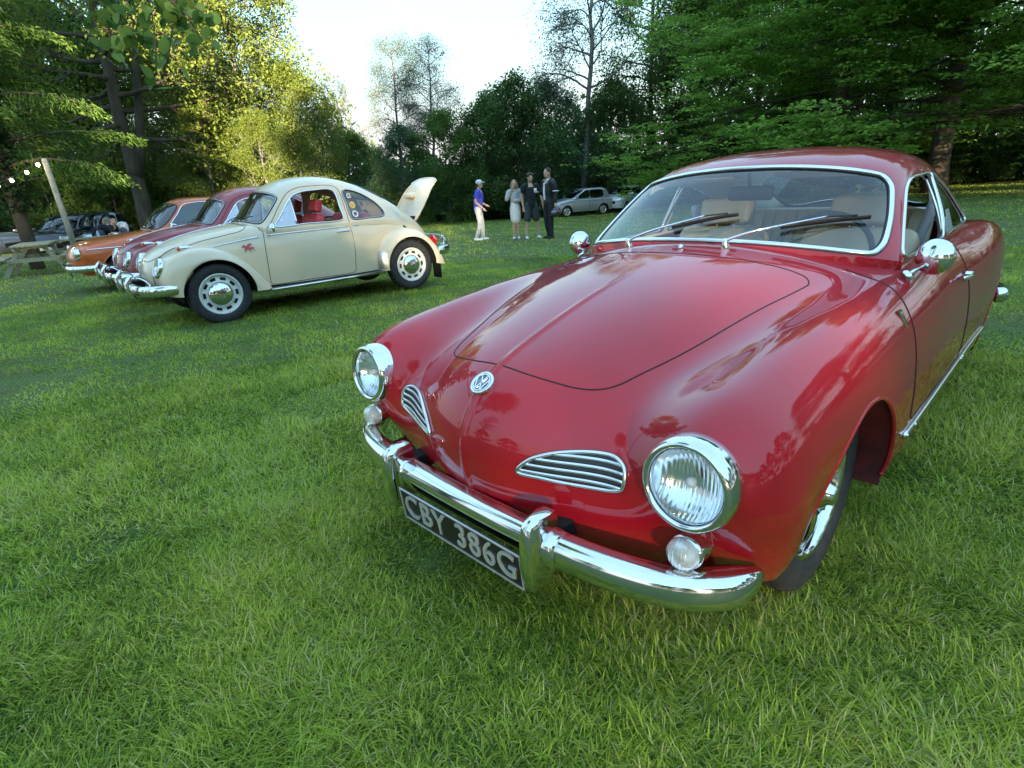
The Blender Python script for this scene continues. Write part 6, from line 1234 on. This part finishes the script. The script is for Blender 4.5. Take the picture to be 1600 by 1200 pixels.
# sparse spring birch: pendulous twigs and few small leaves
T_W = Tree(); tr = T_W.trunk(15, .20, (-.06, 0), .05)
for i in range(26):
    t = .42+.56*(i+TR.uniform(0, 1))/26; q = (t-.42)/.56; a = i*2.4+TR.uniform(-.5, .5); L = 3.2*(1-.55*q)
    T_W.branch(at_h(tr, t), (math.cos(a), math.sin(a), .75), L, .055*(1.1-.6*q), 0, 3, .6, -.035, .16, (6, 5, 4), 7, 2, .2)
M_W = tree_meshes(T_W, 6500, 3, .62, .095, .5, .3, .6, BARKG, L_GREY, 7, None, .004)
# bare budding tree
T_N = Tree(); tr = T_N.trunk(11, .16, (.0, 0), .05)
for i in range(22):
    t = .3+.68*(i+TR.uniform(0, 1))/22; q = (t-.3)/.68; a = i*2.4; T_N.branch(at_h(tr, t), (math.cos(a), math.sin(a), 1.0), 2.9*(1-.5*q), .05, 0, 3, .55, .03, .12, (6, 5, 4), 6, 2, .2)
M_N = tree_meshes(T_N, 3000, 2, .3, .08, .4, .3, .2, BARKG, L_TWIG, 7, None, .004)
# slim airy tree
T_P = broad(15, .2, .08, 2.4, 40, .6, .03); M_P = tree_meshes(T_P, 2600, 6, .45, .13, .6, .4, .3, BARK, L_MID)
# forked tree with a clear stem at the left
T_F = broad(14, .34, .34, 4.2, 30, .7, .02, .3, 2, 1., -.2, (0, 0), .03, True); M_F = tree_meshes(T_F, 4200, 9, .55, .14, .6, .45, .25, BARK, L_YEL)
def put(px, D, sc, rz, ms, name, label, group=None, dz=0.):
    q = spot(px, D); return make_tree(name, label, (q[0], q[1], q[2]+dz), rz, sc, ms[0], ms[1], None, None, group)
put(222, 24.5, 1.0, .3, M_F, 'broadleaf_tree', 'big forked brown trunk tree rising behind the orange car')
put(405, 31, 1.12, 1.2, M_Y, 'broadleaf_tree', 'tall sunlit yellow green tree behind the beige car roof')
put(310, 33, 1.0, 2.9, M_Y, 'broadleaf_tree', 'sunlit yellowish tree just right of the forked trunk')
put(478, 30, .62, 4.2, M_Y, 'broadleaf_tree', 'shorter golden lit tree at the right end of the sunny group')
put(340, 27, .46, 5.2, M_Y, 'small_tree', 'low golden sunlit bushy tree directly behind the red car roof')
put(420, 26.5, .42, .7, M_Y, 'small_tree', 'low golden sunlit bushy tree directly behind the beige car roof')
put(545, 46, .86, .4, M_N, 'budding_tree', 'pale brown nearly bare tree against the white sky')
put(562, 40, .74, 1.1, M_M, 'small_tree', 'yellow green rounded tree under the nearly bare tree')
put(632, 42, .74, 2.2, M_W, 'birch_tree', 'left of two thin grey green trees on the skyline')
put(676, 43, .76, 4.0, M_W, 'birch_tree', 'right of two thin grey green trees on the skyline')
put(628, 36, .80, 3.1, M_B, 'small_tree', 'blue green tree in the dark row above the raised engine lid')
put(700, 36, .78, 5.0, M_M, 'small_tree', 'mid green tree above and left of the person in violet blue')
put(762, 38, 1.02, 1.9, M_D, 'small_tree', 'dark green tree behind the person in violet blue')
put(812, 37, 1.12, .2, M_D, 'small_tree', 'dark tree at the left foot of the tall leaning birch')
put(908, 38.5, 1.15, 3.4, M_W, 'birch_tree', 'tall leaning birch with fine sparse twigs against the sky')
put(862, 38, 1.12, 4.4, M_B, 'small_tree', 'grey green tree behind the people and the birch trunk')
put(950, 39, 1.1, 2.6, M_D, 'small_tree', 'dark tree behind the silver and white cars')
put(1015, 41, 1.2, .9, M_P, 'slim_tree', 'tall slim tree with sky showing through, left of the big beech')
put(1085, 41, 1.1, 2.0, M_A, 'broadleaf_tree', 'broad green tree peeping out left of the big beech')
put(1300, 26.5, 1.05, .6, M_L, 'beech_tree', 'huge beech with level sprays of leaves above the coupe roof')
put(1470, 24.5, 1.0, 2.9, M_L, 'beech_tree', 'dark trunked beech standing behind the coupe rear window')
put(1690, 20.5, .95, 4.4, M_L, 'beech_tree', 'beech whose layered boughs come in from the right edge')
for px, D, sc, rz, ms, lab in ((40, 31, .95, 1., M_A, 'green tree at far left behind the parked dark cars'), (150, 33, 1.05, 2., M_A, 'tall green tree between the conifer and the forked trunk'), (255, 37, 1.0, .5, M_A, 'green tree in the gap behind the forked trunk'), (180, 29, .62, 3.3, M_M, 'low bushy green tree beyond the people at the left'), (80, 27.5, .56, 4.6, M_M, 'low bushy green tree beyond the black car'), (1420, 33, 1.0, 1., M_D, 'low dark tree under the beech boughs behind the coupe roof'), (1520, 31, .95, 3., M_D, 'low dark tree right of the beech trunk'), (1600, 29, .9, 5., M_D, 'low dark tree at the right edge beyond the lawn'), (1240, 33, .9, 4., M_D, 'low dark tree in the shade above the coupe windshield'), (1380, 36, 1.1, 2., M_A, 'tree deep in the shade beyond the big beech'), (1180, 38, 1.1, 3.3, M_A, 'tree deep in shade left of the big beech stem')):
    put(px, D, sc, rz, ms, 'broadleaf_tree', lab)
# the wood behind: one mass of foliage
cs = []
for x in np.arange(-62, 72, .9):
    for k in range(30):
        y = 44+TR.uniform(-3, 9)+.06*abs(x)-.012*max(0, x)**1.4; h = 4.2+1.8*math.sin(x*.33)+1.2*math.sin(x*.9+1)+(3.5 if x > 14 else 0)+(2.5 if x < -20 else 0); cs.append((x+TR.uniform(-.6, .6), y, TR.uniform(-.6, 1)*h+.4-1.0))
for ang in np.linspace(-80, 80, 300):
    D = 33 if -60 < ang < 30 else 31; a = R(ang)
    if abs(ang) < 42 or ang > 0:
        for k in range(4): cs.append((math.sin(a)*(D+9+TR.uniform(-2, 3)), math.cos(a)*(D+9+TR.uniform(-2, 3)), TR.uniform(-1.2, 1.6)))
cs = np.array(cs); p = np.repeat(cs, 26, 0)+TR.normal(size=(len(cs)*26, 3))*np.array([.7, .7, .8]); p = p[p[:, 2] > -1.3]
V, F = leaves(p, .52, .6, .45, .2); wd = obj('background_woodland', V, F, L_DARK, None, False); add_attr(wd, np.repeat(np.clip(np.repeat(TR.normal(.45, .2, len(cs)), 26)[:len(p)]+TR.normal(0, .12, len(p)), 0, 1), 4)); tag(wd, 'dark wood closing off the far side of the field', 'woodland', None, 'stuff')
# --- near conifer at the left edge: ivy stem, drooping feathery boughs
T_C = Tree(); tr = T_C.trunk(13, .15, (0, 0), .01)
CT, CD = [], []
for i in range(64):
    t = .16+.82*i/64; q = (t-.16)/.82; a = i*2.4+TR.uniform(-.3, .3); L = 2.9*(1-.7*q)*TR.uniform(.75, 1.15); pts = [at_h(tr, t)]; d = np.array([math.cos(a), math.sin(a), .35])
    for s_ in range(9): d = d+np.array([0, 0, -.085])+TR.normal(size=3)*.03; d /= np.linalg.norm(d); pts.append(pts[-1]+d*L/9)
    pts = np.array(pts); T_C.tubes.append((pts, .05*(1.1-.7*q), .008)); side = np.cross(d, [0, 0, 1]); side /= np.linalg.norm(side)
    for s_ in np.linspace(.15, 1, 30):
        c = at_h(pts, s_); wd_ = .55*(1.1-s_)*L/2.5+.08
        for e in (-1, 1):
            for u in np.linspace(.1, 1, 7): CT.append(c+side*e*u*wd_+np.array([0, 0, -.22*u*wd_-.10*u*u])+d*u*wd_*.55); CD.append(d*.7+side*e*.6+np.array([0, 0, -.3]))
CT, CD = np.array(CT), np.array(CD); rep = 2; P2 = np.repeat(CT, rep, 0)+TR.normal(size=(len(CT)*rep, 3))*.04; V, F = leaves(P2, .13, .22, .5, .25, .4, np.repeat(CD, rep, 0)); cm = mesh('crown', V, F, False); cm.materials.append(L_MID)
a = cm.attributes.new('rnd', 'FLOAT', 'POINT'); a.data.foreach_set('value', np.repeat(np.clip(TR.normal(.5, .2, len(P2)), 0, 1), 4).astype(np.float32))
v, f = T_C.wood(10); cw = mesh('trunk', v, f); cw.materials.append(BARK)
q = spot(30, 16.2); con = make_tree('conifer_tree', 'near conifer with ivy covered trunk and drooping feathery boughs at the left edge', q, 1.1, 1.2, cw, cm, None, None)
n = 5200; h = TR.uniform(.0, 9, n); a_ = TR.uniform(0, 2*PI, n); rr = .15+TR.uniform(0, .16, n)+.05*np.sin(h*3+a_*2); V, F = leaves(np.stack([rr*np.cos(a_), rr*np.sin(a_), h+.8], 1)[h > .5], .10, .8, .1, .5)
iv = obj('ivy', V, F, L_IVY, con, False); add_attr(iv, np.repeat(TR.random(len(V)//4), 4)); iv['kind'] = 'stuff'
# --- lime bough hanging into the top of the view: single heart shaped leaves
def heart(n=7):
    t = np.linspace(0, PI, n); xs = .5*np.sin(t)**.8*(1-.25*t/PI); ys = -np.cos(t)*.5+.12*np.sin(t)
    r_ = [(x, y, .10*x*x*4) for x, y in zip(xs, ys)]; l_ = [(-x, y, .10*x*x*4) for x, y in zip(xs[1:-1], ys[1:-1])][::-1]
    V = r_+l_; k = len(V); return np.array(V+[(0, -.1, -.02)]), [(i, (i+1) % k, k) for i in range(k)]
LB = np.array([-5.3, 1.5, 0.]); lime = thing('lime_tree', 'lime tree with large heart shaped leaves hanging into the top left', 'tree', tuple(LB))
L_LIME = leaf_mat('leaf_lime', (.075, .155, .035), (.20, .32, .08), .5, .4)
hv, hf = heart(); hms = []
for k in range(5):
    me = mesh('leaf', hv*[1, 1, 1], hf, True); me.materials.append(L_LIME); at_ = me.attributes.new('rnd', 'FLOAT', 'POINT'); at_.data.foreach_set('value', np.full(len(hv), .1+.2*k, np.float32)); hms.append(me)
rl = random.Random(5)
def pt(px, py, d): return np.array([0, 0, CAM_H])+ray(px, py)*d-LB
stem = bez([pt(60, -160, 6.6), pt(150, -90, 6.2), pt(230, -30, 5.9), pt(300, 30, 5.7)], 20); obj('bough_stem', *tube(stem, .02, 6, False, np.linspace(1.3, .3, len(stem))), BARK, lime)
T_I = Tree(); tr = T_I.trunk(8.5, .17, (0, 0), .03); T_I.tubes.append((bez([at_h(tr, .36), at_h(tr, .40)+(stem[0]-at_h(tr, .40))*.5+[0, 0, .25], stem[0], stem[1]], 14), .06, .026))
for i in range(20):
    t = .58+.4*(i+TR.uniform(0, 1))/20; a = i*2.4; T_I.branch(at_h(tr, t), (math.cos(a), math.sin(a), .7), 1.9*(1.35-t), .04, 0, 2, .65, 0., .12, (5, 4, 3), 5, 1, .3)
for nm_, me_ in zip(('trunk', 'crown'), tree_meshes(T_I, 1500, 7, .4, .11, .8, .4, .3, BARK, L_LIME)): o = bpy.data.objects.new(nm_, me_); COL.objects.link(o); o.parent = lime
twigs = [[(150, -90), (165, 0), (172, 60)], [(190, -60), (205, 20), (214, 92)], [(225, -35), (240, 40), (245, 118)], [(250, -20), (268, 40), (262, 100)], [(270, 0), (292, 30), (312, 62)], [(200, -60), (185, 0), (196, 70)], [(130, -100), (130, -30), (140, 10)], [(240, -30), (285, 0), (318, 20)]]
for tw in twigs:
    D = rl.uniform(5.5, 6.3); cv_ = bez([pt(*tw[0], 6.0), pt(*tw[1], D), pt(*tw[2], D-.1)], 16); obj('twig', *tube(cv_, .006, 5), BARK, lime)
    for i, c in enumerate(cv_):
        for k in range(2):
            o = bpy.data.objects.new('leaf', rl.choice(hms)); COL.objects.link(o); o.parent = lime; s_ = rl.uniform(.06, .115); o.scale = (s_, s_, s_)
            o.location = tuple(c+np.array([rl.gauss(0, .085), rl.gauss(0, .10), rl.gauss(-.03, .06)])); o.rotation_euler = (R(rl.gauss(55, 28)), R(rl.gauss(0, 25)), R(rl.uniform(0, 360))); 
# --- tall trees behind the photographer: they shade the field and show in paint and chrome
for i, (x, y, sc, ms) in enumerate(((-38, -66, 1.9, M_A), (-29, -68, 1.9, M_A), (-20, -65, 1.9, M_A), (-9.3, -66, 1.9, M_A), (-10, -72, 1.9, M_A), (-1.5, -66, .84, M_A), (1.2, -65, .84, M_A), (10.2, -65, 1.9, M_A), (10.2, -72, 1.95, M_Y), (11, -78, 2.0, M_A), (16, -64, 1.95, M_A), (17, -72, 1.95, M_A), (23, -66, 1.95, M_A), (30, -67, 1.95, M_A), (38, -65, 1.95, M_Y), (46, -67, 1.9, M_A), (55, -65, 1.9, M_A), (15.5, 5.5, .66, M_A), (16.5, -1, .7, M_A), (17, -7, .72, M_A), (17.5, -13, .7, M_A), (18, -20, .7, M_A))):
    make_tree('shade_tree', 'tall leafy tree standing behind the photographer, outside the picture', (x, y, 0), i*1.3, sc, ms[0], ms[1], None, None, 'trees behind the photographer')
make_tree('bare_tree', 'bare branched tree behind the photographer, seen only mirrored in the coupe paint', (-13.8, -2, 0), .6, .9, M_N[0], M_N[1], None, None)
for x, y, sc in ((-24, -5, .62), (-25, 3, .58), (-23, -13, .66)): make_tree('shade_tree', 'leafy tree left of the photographer, outside the picture', (x, y, 0), x, sc, M_A[0], M_A[1], None, None, 'trees left of the photographer')
